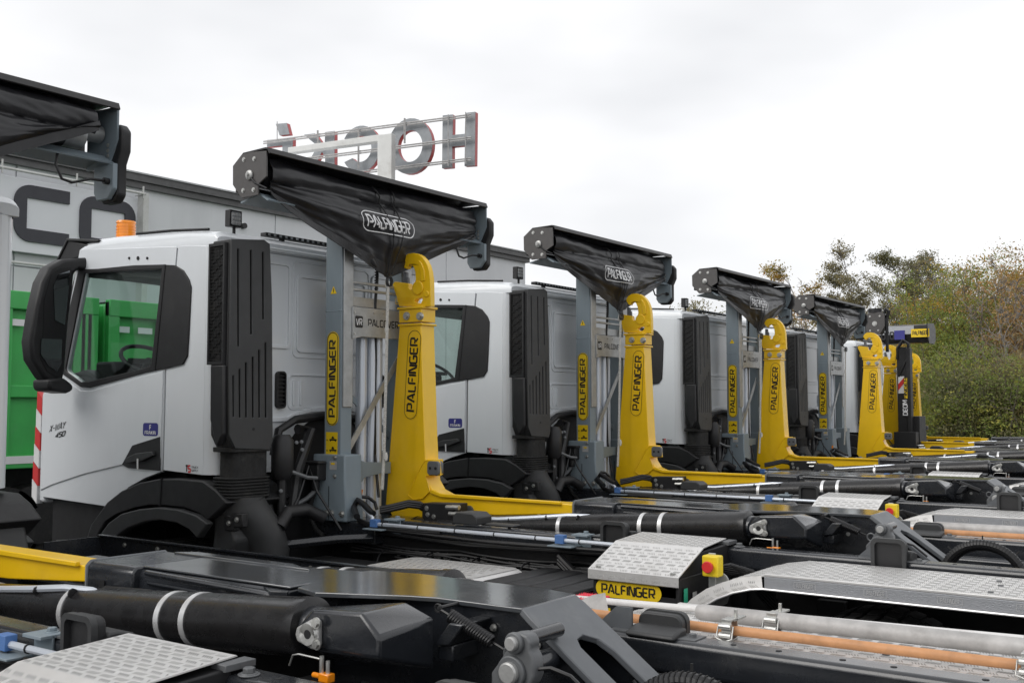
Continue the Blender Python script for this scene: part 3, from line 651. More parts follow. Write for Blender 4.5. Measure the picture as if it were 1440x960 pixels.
# ------------------------------------------------------------------ tarp mast
PXm, PY0, PY1 = -5.324, 5.35, 5.46
TC = 5.745                                     # mast centre
def mt(y): return 2*TC-y
def masts(S, near):
    mb = MB(); mb.box(-5.482, PXm, S(PY0), S(PY1), 1.60, 3.36); mb.box(-5.485, PXm+.004, S(PY0)-(.003), S(PY1)+.003, 2.62, 2.63)
    p = F(mb, 'mast_post', 'mast_blue', bevel=.008)
    mb = MB(); mb.box(PXm, PXm+.012, S(PY0+.012), S(PY1-.004), 1.95, 3.34); F(mb, 'mast_guide', 'galvanised', p, bevel=.003)
    mb = MB(); mb.prism([(-5.56, 1.62), (-5.25, 1.62), (-5.25, 1.44), (-5.23, 1.16), (-5.62, 1.16), (-5.57, 1.42)], S(PY0-.03), S(PY1+.03), 'y')
    b = F(mb, 'mast_base', 'mast_blue', bevel=.01)
    mb = MB()
    for x in (-5.55, -5.42, -5.37, -5.27): mb.bolt((x, S(PY0-.03) if near else S(PY1+.03)-.12, 1.215), (0, -1, 0), .016, .018)
    for z in (1.6, 1.47): mb.bolt((PXm-.07+.05, S(PY0-.03) if near else S(PY0), z), (0, -1, 0), .011, .012)
    F(mb, 'base_bolts', 'bolt_steel', b)
    mb = MB(); mb.prism([(-5.405, 1.17), (-5.398, 1.17), (-5.398, 1.4), (-5.405, 1.4)], S(PY0-.031), S(PY0-.028), 'y'); F(mb, 'base_slot', 'deep_black', b)
    return p
p1 = masts(lambda y: y, True); p2 = masts(lambda y: y+.63-.005, False)
# yellow maker plate on the near post, vertical reading upward
c0 = PY(468, 532, PY0)
def mfn(a, b, e): return (-5.403-b, PY0-.0015-e, c0.z+a)
o = logo_decal(mfn, .66, .115, T, hh=.5, fill=.80, ringw=.05); FRONT.append(o)
mb = MB()
for z, hgt in ((2.77, .05),):
    put_poly(mb, [(-.03, -.022), (.03, -.022), (0, .032)], lambda a, b, e: (-5.403+a, PY0-.0012-e, z+b), .001)
wd = F(mb, 'warning_triangle', 'decal_yellow')
mb = MB(); put_poly(mb, [(-.003, -.014), (.003, -.014), (.004, .014), (-.004, .014)], lambda a, b, e: (-5.403+a, PY0-.0012-e, 2.77+b), .002); F(mb, 'symbol', 'decal_black', wd)
ZS = PY(468, 630.5, PY0).z
mb = MB(); put_poly(mb, [(-.055, -.115), (.06, -.115), (.06, .115), (-.055, .115)], lambda a, b, e: (-5.408+a, PY0-.0012-e, ZS+b), .001); wd = F(mb, 'instruction_sticker', 'decal_yellow')
mb = MB()
for k in range(3):
    fnk = lambda a, b, e, k=k: (-5.408+a, PY0-.0012-e, ZS+.075-k*.073+b)
    put_poly(mb, [(-.02, -.018), (.05, -.018), (.05, -.008), (-.02, -.008)], fnk, .002); put_poly(mb, [(.0, -.006), (.03, -.006), (.018, .012), (.006, .010)], fnk, .002)
    put_poly(mb, circ(-.008, -.021, .005, 8), fnk, .0025); put_poly(mb, circ(.038, -.021, .005, 8), fnk, .0025)
    put_poly(mb, [(-.05, -.02), (-.035, -.02), (-.043, -.006)], fnk, .002)
F(mb, 'pictograms', 'decal_black', wd)
mb = MB(); put_poly(mb, rrect(-.035, .035, -.03, .03, .004, 2), lambda a, b, e: (-5.36+a, PY0-.0312-e, 1.545+b), .0005); wd = F(mb, 'rating_plate', 'band_silver')
mb = MB(); put_poly(mb, [(-.02, .005), (.018, .005), (.018, .018), (-.02, .018)], lambda a, b, e: (-5.36+a, PY0-.0312-e, 1.545+b), .0018); F(mb, 'plate_print', 'decal_yellow', wd)
# control box with corrugated lead
mb = MB(); mb.box(-5.56, -5.40, 5.22, 5.30, 1.555, 1.575); mb.box(-5.53, -5.43, 5.24, 5.33, 1.44, 1.56); mb.cyl((-5.49, 5.28, 1.37), (-5.49, 5.28, 1.45), .03, 10)
cb = F(mb, 'control_box', 'black_plastic', bevel=.008)
mb = MB(); pth = [Vector((-5.50, 5.28, 1.36)), Vector((-5.53, 5.27, 1.28)), Vector((-5.52, 5.26, 1.18)), Vector((-5.46, 5.26, 1.10)), Vector((-5.40, 5.27, 1.06))]
mb.tube(pth, .016, 8)
for i in range(26):
    f = i/25*3.99; k = int(f); p = pth[k].lerp(pth[k+1], f-k); q = pth[k].lerp(pth[k+1], min(1, f-k+.05)); mb.tube([p, q], .0195, 8)
F(mb, 'corrugated_lead', 'rubber', cb)
# cross plates, telescopic cylinders, braces
yA, yB = PY1, mt(PY1)
mb = MB(); pl = [(yA-.03, 2.40), (yA+.05, 2.395), ((yA+yB)/2, 2.42), (yB-.05, 2.395), (yB+.03, 2.40), (yB+.03, 2.66), (yA-.03, 2.66)]
pl = [(yA-.02, 2.43), (yA+.08, 2.45), (yB-.08, 2.45), (yB+.02, 2.43), (yB+.02, 2.66), (yA-.02, 2.66)]
mb.prism(pl, PXm+.012, PXm+.02, 'x'); cp = F(mb, 'cross_plate', 'galvanised', bevel=.003)
mb = MB()
for y in (yA+.0, yB-.0):
    for z in (2.47, 2.62): mb.bolt((PXm+.02, y, z), (1, 0, 0), .008, .007)
for y in (yA+.2, yA+.3): mb.bolt((PXm+.02, y, 2.63), (1, 0, 0), .007, .006)
F(mb, 'plate_rivets', 'bolt_steel', cp)
mb = MB(); px_ = PXm+.0205
put_poly(mb, rrect(-.040, .040, -.042, .042, .012), lambda a, b, e: (px_, yA+.045+a, 2.555+b), 0)
yp0, yp1 = PX(518, 463, px_).y, PX(560, 463, px_).y; put_text(mb, 'PALCOVER', lambda a, b, e: (px_+e, (yp0+yp1)/2+a, 2.555+b), yp1-yp0, .046, .2)
F(mb, 'plate_lettering', 'decal_black', cp)
mb = MB(); put_text(mb, 'VR', lambda a, b, e: (px_+.001+e, yA+.045+a, 2.555+b), .056, .042, .17); F(mb, 'plate_initials', 'decal_white', cp)
mb = MB(); pl = [(yA-.03, 1.56), (yA-.03, 1.36), (yA+.03, 1.30), (yA+.05, 1.38), (yA+.12, 1.45), (TC, 1.47), (5.85, 1.465), (5.85, 1.55), (TC, 1.55), (yA+.12, 1.56), (yA+.04, 1.585)]
mb.prism(pl, PXm+.01, PXm+.02, 'x'); cp2 = F(mb, 'gusset_plate', 'mast_blue', bevel=.003)
mb = MB()
for y, r, x in ((yA+.205, .042, -5.43), (yA+.285, .036, -5.40), (yA+.355, .036, -5.41)):
    mb.cyl((x, y, 1.1), (x, y, 2.46), r, 20)
for y in (yA+.05, yA+.12): mb.cyl((-5.47, y, 2.4), (-5.47, y, 3.28), .02, 12)
F(mb, 'lift_cylinders', 'pipe_silver')
mb = MB()
def bar(mb, a, b, wv, wx): # flat bar between two yz points
    a = Vector(a); b = Vector(b); d = (b-a).normalized(); n = Vector((-d.y, d.x))*wv/2
    mb.prism([tuple(a+n), tuple(b+n), tuple(b-n), tuple(a-n)], wx[0], wx[1], 'x')
bar(mb, (yA+.005, 1.66), (yB-.03, 2.33), .045, (PXm-.035, PXm-.025)); 
b1 = F(mb, 'diagonal_brace', 'galvanised')
mb = MB(); bar(mb, (yA-.01, 2.10), (yB, 1.70), .04, (-5.44, -5.43)); F(mb, 'diagonal_brace', 'mast_blue')
mb = MB()
for z in (2.78, 2.83): mb.box(-5.36, -5.33, yA-.01, yB+.01, z, z+.018)
bar(mb, (yA, 2.72), (yB, 2.66), .05, (-5.40, -5.37)); mb.box(-5.42, -5.36, yA, yB, 2.67, 2.74)
F(mb, 'slide_rails', 'galvanised', bevel=.002)
mb = MB(); mb.tube([(-5.34, yA+.27, 3.25), (-5.35, yA+.28, 2.9), (-5.36, yA+.27, 2.7), (-5.37, yA+.29, 2.3), (-5.36, yA+.28, 1.6), (-5.3, yA+.26, 1.3)], .011, 8); 
for k in range(20): mb.tube([(-5.34-.0005*k, yA+.27, 3.2-k*.02), (-5.34-.0005*k, yA+.27, 3.19-k*.02)], .015, 8)
F(mb, 'mast_cable', 'hose_black')
mb = MB(); mb.box(-5.5, -5.44, 5.48, 5.50, 1.2, 3.2); F(mb, 'drag_chain', 'black_plastic')

# ------------------------------------------------------------------ tarp roller
TN, TF_ = 4.575, 6.90
prof = [(-5.565, 3.49+.03), (-5.565, 3.365), (-5.525, 3.31), (-5.40, 3.315), (-5.39, 3.372), (-5.285, 3.37), (-5.235, 3.43)]
plate = xz([(327.3,260),(327.3,233.5),(341.5,215),(374.5,212),(374.5,248),(362.8,259),(362.6,274),(339.5,278.5)], TN)
mb = MB(); mb.prism(plate, TN, TN+.012, 'y'); ep = F(mb, 'roller_end_plate', 'end_plate', bevel=.002); TARPKIT.append(ep)
mb = MB()
for u, v in ((343,224.5),(357.5,223.5),(342,268),(356.5,267)): c = PY(u, v, TN); mb.bolt((c.x, TN, c.z), (0, -1, 0), .011, .008)
F(mb, 'plate_bolts', 'bolt_steel', ep)
c = PY(351.5, 246.5, TN); RC = (c.x, c.z)
mb = MB(); mb.tube([(c.x, TN-.004, c.z), (c.x, TN-.012, c.z), (c.x, TN-.02, c.z)], [.034, .032, .018], 18); mb.bolt((c.x, TN-.018, c.z), (0, -1, 0), .012, .012)
F(mb, 'roller_bearing', 'cast_steel', ep)
# housing: top flange and back sheet
topL = PY(341.5, 215, TN); topR = PY(378, 207.2, TN); tz = topR.z
mb = MB(); mb.prism([(topL.x, topL.z), (topR.x-.03, topL.z+.006), (topR.x-.005, tz), (topR.x+.01, tz-.035), (topR.x+.004, tz-.04), (topR.x-.012, tz-.012), (topR.x-.035, topL.z-.006), (topL.x, topL.z-.008)], TN+.0, TF_, 'y')
mb.prism([(topL.x-.08, topL.z-.09), (topL.x, topL.z-.008), (topL.x+.005, topL.z-.012), (topL.x-.07, topL.z-.09), (topL.x-.07, 3.36), (topL.x-.08, 3.36)], TN+.012, TF_, 'y')
hs = F(mb, 'roller_housing', 'tarp_housing'); TARPKIT.append(hs)
mb = MB(); mb.prism([(-5.52, 3.30), (-5.33, 3.335), (-5.25, 3.285), (-5.255, 3.277), (-5.34, 3.325), (-5.52, 3.288)], TN+.03, TF_+.01, 'y'); TARPKIT.append(F(mb, 'drip_tray', 'mast_blue'))
mb = MB(); mb.cyl((RC[0]+.03, TN+.012, RC[1]), (RC[0]+.03, TF_-.02, RC[1]), .048, 20); TARPKIT.append(F(mb, 'roller_tube', 'galvanised'))
# far end bracket and motor
mb = MB(); fb = [(topR.x, tz-.02), (topR.x, tz-.20), (topR.x-.03, tz-.26), (topR.x-.06, tz-.31), (topR.x-.06, 3.27), (-5.5, 3.27), (-5.5, topL.z-.01)]
mb.prism(fb, TF_-.012, TF_, 'y'); fbk = F(mb, 'far_bracket', 'mast_blue'); TARPKIT.append(fbk)
mb = MB()
for z in (3.33, 3.36, 3.39): mb.bolt((topR.x-.08, TF_-.012, z), (0, -1, 0), .008, .006)
F(mb, 'bracket_bolts', 'bolt_steel', fbk)
mb = MB(); cvp = [(-5.16, 3.46), (-5.20, 3.50), (-5.29, 3.50), (-5.40, 3.46), (-5.40, 3.12), (-5.36, 3.07), (-5.24, 3.07), (-5.20, 3.11), (-5.20, 3.28), (-5.16, 3.35)]
cvp = [(-5.28+(x+5.28)*.88-.012, z) for x, z in cvp]; mb.prism(cvp, TF_+.0, TF_+.06, 'y'); TARPKIT.append(F(mb, 'motor_cover', 'black_plastic', bevel=.012))
mb = MB(); mb.prism([(-5.22, 3.28), (-5.40, 3.28), (-5.40, 3.13), (-5.37, 3.085), (-5.27, 3.085), (-5.22, 3.14)], TF_-.03, TF_+.0, 'y'); mp_ = F(mb, 'motor_plate', 'mast_blue', bevel=.006); TARPKIT.append(mp_)
mb = MB(); mb.cyl((-5.26, TF_-.06, 3.18), (-5.26, TF_-.03, 3.18), .018, 10); mb.tube([(-5.26, TF_-.06, 3.18), (-5.26, TF_-.14, 3.175), (-5.27, TF_-.24, 3.14), (-5.27, TF_-.30, 3.15), (-5.28, TF_-.33, 3.22), (-5.28, TF_-.32, 3.29)], .008, 6); F(mb, 'motor_cable', 'hose_black', mp_)
mb = MB(); mb.tube([(RC[0]+.02, TN-.012, RC[1]-.02), (RC[0]+.06, TN-.008, RC[1]-.06), (RC[0]+.14, TN+.02, RC[1]-.10)], .007, 6); TARPKIT.append(F(mb, 'crank_lever', 'hose_black'))
# cloth: wound roll, then the sheet hanging to a point
SEED = [0.0, .50, 1.0]
def sheet(s, t):
    """s 0..1 along the roller, t 0..1 from the flange to the lower edge"""
    y = TN+.06+s*(TF_-TN-.15)
    lowz = 3.305 if s < .02 else None
    ap = SEED[1]; d = (s/ap) if s < ap else (1-s)/(1-ap)
    zlow = 3.33-.44*SEED[2]*(min(1, d**.85) if s < ap else min(1, d**.9))
    zlow += -.006*sin(s*14)
    k = t
    if k < .38:                                  # round the roll
        a = radians(112-k/.38*150); r = .095+.012*sin(s*9+1)+.01*noise.noise(Vector((s*9, k*4, 0)))
        x = RC[0]+.035+cos(a)*r*1.15; z = RC[1]+.015+sin(a)*r
        if z < zlow: z = max(z, zlow)
    else:
        f = (k-.38)/.62; a = radians(-38); x0 = RC[0]+.035+cos(a)*.107*1.15; z0 = RC[1]+.015+sin(a)*.1
        z = z0+(min(zlow, z0-.004)-z0)*f
        bul = .055*sin(pi*min(1, f*1.0))*d
        x = x0+bul-.0*f+(.03*d*f)+.035*min(1, d*4)*sin(pi*min(1, f*1.4))
    q = SEED[0]
    wr = .016*noise.noise(Vector((s*2.6+q, t*11+s*2.2, q)))+.007*noise.noise(Vector((s*9+t*6+q, t*20-s*9, 5+q)))
    # tension folds fanning out from the tie point and the two roller ends
    fa = math.atan2((s-ap)*2.1, 1.15-t); wr += .011*sin(fa*17+q*3)*max(0, t-.35)*(.4+.6*noise.noise(Vector((fa*3, q, 1))))*1.6
    wr += .010*sin((t*6.5+s*2.5+q)*3)*max(0, .55-t)*(.5+noise.noise(Vector((s*5, t*2, q+3))))
    sag = .5+.5*noise.noise(Vector((s*40+q, 0, 7))); wr += .003*sag*max(0, t-.8)
    return Vector((x+wr, y, z+wr*.4*(1-t)))
NS, NT = 110, 46
mb = MB(); vs = [sheet(i/NS, j/NT) for i in range(NS+1) for j in range(NT+1)]
mb.add(vs, [(i*(NT+1)+j, (i+1)*(NT+1)+j, (i+1)*(NT+1)+j+1, i*(NT+1)+j+1) for i in range(NS) for j in range(NT)])
cl = F(mb, 'tarpaulin', 'tarp', smooth=80); TARPKIT.append(cl)
def hem_of(par):
    mb = MB(); V = []
    for i in range(NS+1):
        a_, b_ = sheet(i/NS, .90), sheet(i/NS, 1.0); V += [a_+Vector((.006, 0, 0)), b_+Vector((.007, 0, -.003))]
    mb.add(V, [(2*i, 2*i+1, 2*i+3, 2*i+2) for i in range(NS)]); return finish(mb, 'hem', 'tarp_hem', par, smooth=60)
hem_of(cl)
so_ = cl.modifiers.new('thickness', 'SOLIDIFY'); so_.thickness = .004
mb = MB(); vs = []
for i in range(41):
    s = i/40; y = TN+.04+s*(TF_-TN-.11); r = .082+.006*noise.noise(Vector((s*8, 0, 3)))
    for j in range(17):
        a = 2*pi*j/16; vs.append((RC[0]+.03+cos(a)*r, y, RC[1]+sin(a)*r+.0))
mb.add(vs, [(i*17+j, (i+1)*17+j, (i+1)*17+j+1, i*17+j+1) for i in range(40) for j in range(16)]); F(mb, 'rolled_cloth', 'tarp', cl, smooth=80)
def sheet_at(y, z):
    s = (y-TN-.06)/(TF_-TN-.15); lo, hi = .2, 1
    for _ in range(26):
        m = (lo+hi)/2
        if sheet(s, m).z > z: lo = m
        else: hi = m
    return sheet(s, (lo+hi)/2).x
def sfn(cy, cz):
    def f(a, b, e):
        y = cy+a; z = cz+b; return (sheet_at(y, z)+.021+e, y, z)
    return f
def subdiv(quads, n=3):
    out = []
    for g in quads:
        gg = []
        for a, b, c, d in g:
            for i in range(n): t0, t1 = i/n, (i+1)/n; gg.append((a.lerp(b, t0), a.lerp(b, t1), d.lerp(c, t1), d.lerp(c, t0)))
        out.append(gg)
    return out
def lettering_of(par, cy_=5.455, cz_=3.155):
    mb = MB(); cy_, cz_ = 5.66, 3.262; f_ = sfn(cy_, cz_); Lw, gq = text_quads('PALFINGER', .17, .2); Lt, Ht = .44, .085
    for g in subdiv(gq, 3):
        for q in g: mb.add([f_((v.x-Lw/2)*Lt/Lw, (v.y-.5)*Ht+((v.x-Lw/2)*Lt/Lw)*.0, .001) for v in q], [(0, 1, 2, 3)])
    pr = pill(.54, .145, 10, .065); pr2 = []
    for i in range(len(pr)):
        a, b = Vector(pr[i]), Vector(pr[(i+1) % len(pr)]); n_ = max(1, int((b-a).length/.03))
        for k in range(n_): pr2.append(tuple(a.lerp(b, k/n_)))
    put_ring(mb, pr2, .007, f_, .001)
    finish(mb, 'tarp_lettering', 'decal_white', par)
lettering_of(cl)
# ropes
rp_ = [PY(u, v, 5.62) for u, v in ((546,396),(545,430),(543.5,500),(542,560),(540,640),(537.5,688))]
ya = TN+.06+.50*(TF_-TN-.15)
mb = MB()
for dy, w_ in ((-.13, -.03), (.07, .02)):
    p = []
    for k in range(13):
        t = k/12; s = (ya+dy*(1-t*.8)+.04*sin(t*3)-TN-.06)/(TF_-TN-.15); q = sheet(s, .05+t*.93); p.append(q+Vector((.02, 0, 0)))
    p.append(rp_[0]+Vector((0, 0, .02)))
    mb.tube(p, .0055, 6)
for k in range(3):
    c_ = rp_[0]+Vector((0, 0, .0)); mb.tube([c_+Vector((.01*k, cos(a)*.025, sin(a)*.035)) for a in [2*pi*i/12 for i in range(13)]], .004, 5)
TARPKIT.append(F(mb, 'tie_cords', 'hose_black'))
mb = MB()
def alongp(P, f):
    k = min(len(P)-2, int(f*(len(P)-1))); return P[k].lerp(P[k+1], f*(len(P)-1)-k)
for ph in (0, 2*pi/3, 4*pi/3):
    pp = []
    for i in range(361):
        f = i/360; q = alongp(rp_, f); a = ph+i*.9; pp.append(q+Vector((cos(a)*.006, sin(a)*.006, 0)))
    mb.tube(pp, .0065, 5)
for zc_, r_ in ((2.83, .017), (2.50, .016), (1.60, .016)):
    q = Vector((rp_[2].x, 5.62, zc_)); mb.tube([q+Vector((0, 0, .03)), q, q-Vector((0, 0, .03))], [r_*.6, r_, r_*.6], 8)
TARPKIT.append(F(mb, 'hanging_rope', 'rope'))
mb = MB(); mb.cyl((-5.10, ya-.03, 1.37), (-5.10, ya-.03, 1.43), .003, 5); 
# ------------------------------------------------------------------ yellow hook arm
AY0, AY1 = 5.88, 6.03
mast = xz([(562.5,455),(613.4,457),(592,457)], AY0)
o1 = xz([(561.5,456.5),(592,457.5),(593.5,520),(597,620),(598,668)], AY0)
armprof = xz([(561.8,455),(592,456),(597,620),(599,662),(601,676),(608,689),(622,696.8),(812,709.3),(812,722),(700,724),(640,722),(604,733),(555,731),(542,709)], AY0)
mb = MB(); mb.prism(armprof, AY0, AY1, 'y')
arm = Rr(mb, 'hook_arm', 'yellow_paint', bevel=.006, seg=3); ARM.append(arm)
mb = MB()                                       # flange plates and top lip of the jib
jt = xz([(609,688),(622,693.5),(790,704.6),(790,709.1),(622,698.5),(606,692)], AY0)
mb.prism(jt, AY0-.022, AY0+.001, 'y')
col = xz([(559.5,451),(613.0,455),(613.5,459),(561.5,457.5)], AY0)
xl, xr_ = xz([(561.5,454)], AY0)[0][0], xz([(592.5,456)], AY0)[0][0]
zc_ = xz([(592,456)], AY0)[0][1]
mb.box(xl-.008, xr_+.012, AY0-.010, AY1+.012, zc_-.006, zc_+.010)
zb_ = xz([(592,432.5)], AY0)[0][1]; mb.box(xl-.012, xr_+.018, AY0-.014, AY1+.014, zb_-.006, zb_+.012)
mb.box(xl+.0, xr_+.004, AY0-.004, AY1+.004, zc_+.02, zb_-.006)
F(mb, 'arm_collar', 'yellow_paint', arm, bevel=.004)
hk = [(405,95),(408,82),(418,66),(437,54),(465,50),(488,54),(508,66),(524,82),(538,105),(547,132),(552,165),(554,205),(555,290),(392,290),(376,240),(362,207),(358,192),(366,180),(378,179),(440,187),(441,208),(449,217),(462,210),(472,192),(477,165),(474,135),(466,112),(456,101),(444,101),(434,110),(430,122),(417,117)]
hkp = [(553+(440+x/3.2-553)*.87, 340+y/3.2) for x, y in hk]
mb = MB()
yh0, yh1 = AY0+.035, AY1-.035
hkw = xz(hkp, AY0+.02)
hol_ = xz([(553+(440+x/3.2-553)*.87, 340+y/3.2) for x, y in ((474,268),(482,258),(515,250),(517,262),(508,277),(490,278))], AY0+.03)
xz_fix = lambda P: P
mb.holed(hkw, [hol_], AY0+.02, AY0+.068, 'y')
hook = Rr(mb, 'hook', 'yellow_paint', bevel=.012, seg=3); ARM.append(hook)
mb = MB(); cc = xz([(553+(440+495/3.2-553)*.87, 340+208/3.2)], AY0+.03)[0]; mb.prism(circ(cc[0], cc[1], .052, 24), AY0+.010, AY0+.022, 'y')
cc2 = xz([(553+(440+545/3.2-553)*.87, 340+235/3.2)], AY0+.03)[0]; mb.prism(circ(cc2[0]-.01, cc2[1], .024, 14), AY0+.012, AY0+.022, 'y')
rib = xz([(553+(440+x/3.2-553)*.87, 340+y/3.2) for x, y in ((500,84),(516,96),(530,130),(533,175),(522,178),(508,180),(508,140),(500,110))], AY0+.03); mb.prism(rib, AY0+.012, AY0+.022, 'y')
F(mb, 'hook_bosses', 'yellow_paint', hook, bevel=.005)
mb = MB(); cl_ = xz([(553+(440+x/3.2-553)*.87, 340+y/3.2) for x, y in ((420,205),(420,140),(428,135),(440,140),(440,160),(446,162),(448,205),(438,214),(428,212))], AY0+.05)
mb.prism(cl_, AY0+.03, AY0+.055, 'y'); mb.cyl((xl-.03, AY0+.07, cc[1]+.02), (xl+.02, AY0+.07, cc[1]+.02), .022, 10); F(mb, 'safety_latch', 'link_grey', hook, bevel=.004)
mb = MB(); fl = xz([(440+415/3.2, 340+265/3.2)], AY0+.03)[0]; put_text(mb, 'PALFINGER', lambda a, b, e: (fl[0]+a, AY0+.0185-e, fl[1]+b), .14, .022, .2); put_ring(mb, rrect(-.085, .085, -.02, .02, .008), .004, lambda a, b, e: (fl[0]+a, AY0+.0185, fl[1]+b), 0)
mb2 = MB(); 
F(mb, 'cast_lettering', 'yellow_paint', hook)
mb = MB()
for u, v in ((573,444.3),(591.5,444.6)):
    c = PY(u, v, AY0); mb.tube([(c.x, AY0-.001, c.z), (c.x, AY0-.012, c.z)], .030, 18); mb.bolt((c.x, AY0-.010, c.z), (0, -1, 0), .020, .018)
F(mb, 'arm_bolts', 'bolt_steel', arm)
ctr = PY(577.5, 526, AY0-.0); ctop = PY(584, 463, AY0); cbot = PY(577, 590, AY0)
ax_ = Vector((ctop.x-cbot.x, ctop.z-cbot.z)); ln_ = ax_.length; ax_.normalize(); nx_ = Vector((ax_.y, -ax_.x))
cm = Vector(((ctop.x+cbot.x)/2-.0, (ctop.z+cbot.z)/2))
def afn(a, b, e): p = cm+ax_*a-nx_*b; return (p.x, AY0-.001-e, p.y)
o = logo_decal(afn, ln_, .135, T, hh=.5, plate='yellow_paint', name='name_plate', fill=.80, ringw=.03, e0=.001); REAR.append(o); ARM.append(o)
# inner gusset, pads
mb = MB(); g = xz([(585,674),(594,655),(600,647),(619,648),(621,668),(600,668),(606,690),(596,700),(583,702),(575,695)], AY0)
mb.prism(g, AY0-.012, AY0+.002, 'y'); x1 = PY(600, 658, AY0).x; 
mb.tube([(p[0], AY0-.012, p[1]) for p in g+g[:1]], .0045, 6); mb.box(x1-.07, x1+.045, AY0+.02, AY1-.02, PY(600, 668, AY0).z, PY(600, 646, AY0).z)
F(mb, 'arm_gusset', 'yellow_paint', arm, bevel=.008)
mb = MB(); c = PY(610.5, 658, AY0-.02); mb.prism(rrect(c.x-.055, c.x+.055, c.z-.05, c.z+.05, .025), AY0-.035, AY0-.012, 'y'); mb.prism(rrect(c.x-.03, c.x+.03, c.z-.05, c.z+.05, .025), AY0-.030, AY0+.05, 'y'); pd = F(mb, 'buffer_pad', 'link_grey', arm, bevel=.006)
mb = MB()
for dx in (-.025, .025): mb.cyl((c.x+dx, AY0-.038, c.z), (c.x+dx, AY0-.03, c.z), .011, 10)
F(mb, 'pad_holes', 'deep_black', arm)
mb = MB(); c = PY(660.5, 718, AY0); mb.tube([(c.x, AY0-.018, c.z), (c.x, AY0+.01, c.z)], .038, 18); F(mb, 'arm_pin', 'link_grey', arm)
# hydraulic block on the jib, with hoses and a silver pipe
mb = MB(); b0, b1 = PY(596, 731, 5.72), PY(645, 708, 5.72); mb.prism([(b0.x, b0.z+.02), (b0.x+.03, b0.z), (b1.x, b0.z), (b1.x, b1.z), (b0.x, b1.z-.01)], 5.70, 5.82, 'y')
hb = Rr(mb, 'valve_block', 'black_plastic', bevel=.004); ARM.append(hb)
mb = MB()
for u, v in ((600,714),(601.5,723),(610,726)): c = PY(u, v, 5.70); mb.bolt((c.x, 5.70, c.z), (0, -1, 0), .012, .008)
for k in range(4): c = PY(634+k*4, 713+(k % 2)*9, 5.69); mb.cyl((c.x-.03, 5.68, c.z), (c.x+.03, 5.68, c.z), .016, 8); mb.cyl((c.x, 5.68, c.z), (c.x, 5.72, c.z), .014, 8)
Rr(mb, 'valve_fittings', 'bolt_steel', hb)
mb = MB(); mb.tube([PY(643, 727, 5.70), PY(700, 730, 5.70), PY(760, 727, 5.70), PY(800, 724.5, 5.72), PY(830, 725.5, 5.74), PY(845, 729, 5.74), PY(862, 734, 5.74)], [.014]*4+[.013, .010, .006], 8)
sp = Rr(mb, 'sliding_pipe', 'pipe_silver'); ARM.append(sp)
mb = MB(); mb.tube([PY(655, 733, 5.71), PY(700, 736, 5.71), PY(770, 735, 5.72), PY(840, 733, 5.74), PY(890, 733, 5.74)], .012, 8)
for u in (663, 716, 768, 812): c = PY(u, 731-(3 if u > 760 else 0), 5.70); mb.tube([(c.x, 5.70, c.z), (c.x+.008, 5.70, c.z)], .019, 8)
Rr(mb, 'jib_hose', 'hose_black', sp)
mb = MB()
for k in range(3):
    mb.tube([PY(534, 714+k*3, 5.55), PY(550, 711+k*3, 5.6), PY(575, 705+k*3, 5.64), PY(590, 707+k*3, 5.68), PY(600, 712+k*4, 5.74)], .014, 8)
h_ = Rr(mb, 'supply_hoses', 'hose_black'); ARM.append(h_)
mb = MB()
for k in range(2): mb.tube([PY(506, 698+k*3, 5.5), PY(497, 703+k*3, 5.48), PY(495+k*3, 714+k*2, 5.42), PY(505, 730+k*3, 5.36), PY(525, 739+k*2, 5.34), PY(560, 744+k*2, 5.33), PY(620, 747+k*2, 5.33)], .012, 8)
mb.tube([PY(506, 698, 5.5), PY(518, 699, 5.55), PY(527, 706, 5.6), PY(530, 716, 5.6)], .012, 8)
Rr(mb, 'hose_loop', 'hose_black')
mb = MB(); mb.tube([PY(508, 688, 5.55), PY(506.5, 696, 5.55)], .013, 8); Rr(mb, 'orange_plug', 'orange_lens')

# ------------------------------------------------------------------ sleeve, lift frame
Z1 = lambda u, v, z: (lambda p: (p.x-D1[0], p.y-D1[1]))(PZ(u, v, z))
SF = xz([(812,704)], 5.87)[0][0]; SF = -3.73
mb = MB()
mb.prism([(5.875, 1.345), (6.215, 1.345), (6.235, 1.32), (6.235, 1.17), (5.855, 1.17), (5.855, 1.325)], SF, SF+.30, 'x')
mb.prism([(5.90, 1.335), (6.20, 1.335), (6.21, 1.32), (6.21, 1.14), (5.885, 1.14), (5.885, 1.315)], SF+.28, -2.62, 'x')
sl_ = Rr(mb, 'sleeve_beam', 'anthracite', bevel=.012, seg=3)
mb = MB(); mb.prism([(5.87, 1.35), (6.22, 1.35), (6.242, 1.325), (6.242, 1.165), (5.848, 1.165), (5.848, 1.33)], SF-.004, SF+.012, 'x'); Rr(mb, 'collar_rim', 'slope_grey', sl_, bevel=.008)
mb = MB(); mb.box(SF+.10, SF+.13, 5.848, 5.856, 1.20, 1.28); Rr(mb, 'collar_slot', 'deep_black', sl_)
mb = MB(); mb.prism([(SF+.30, 5.905), (-2.62, 5.905), (-2.62, 6.30), (-2.9, 6.24), (-3.1, 6.20), (SF+.30, 6.20)], 1.338, 1.346, 'z')
mb.prism([(SF+.10, 6.19), (SF+.18, 6.25), (SF+.75, 6.25), (SF+.9, 6.19)], 1.325, 1.352, 'z')
Rr(mb, 'sleeve_top', 'anthracite_sky_sheen', sl_, bevel=.003)
mb = MB(); mb.tube([(SF+.34, 5.89, 1.325), (-2.70, 5.865, 1.318), (-2.64, 5.865, 1.315)], [.012, .012, .004], 8); mb.tube([(SF+.36, 5.884, 1.29), (-2.75, 5.865, 1.285)], .009, 8)
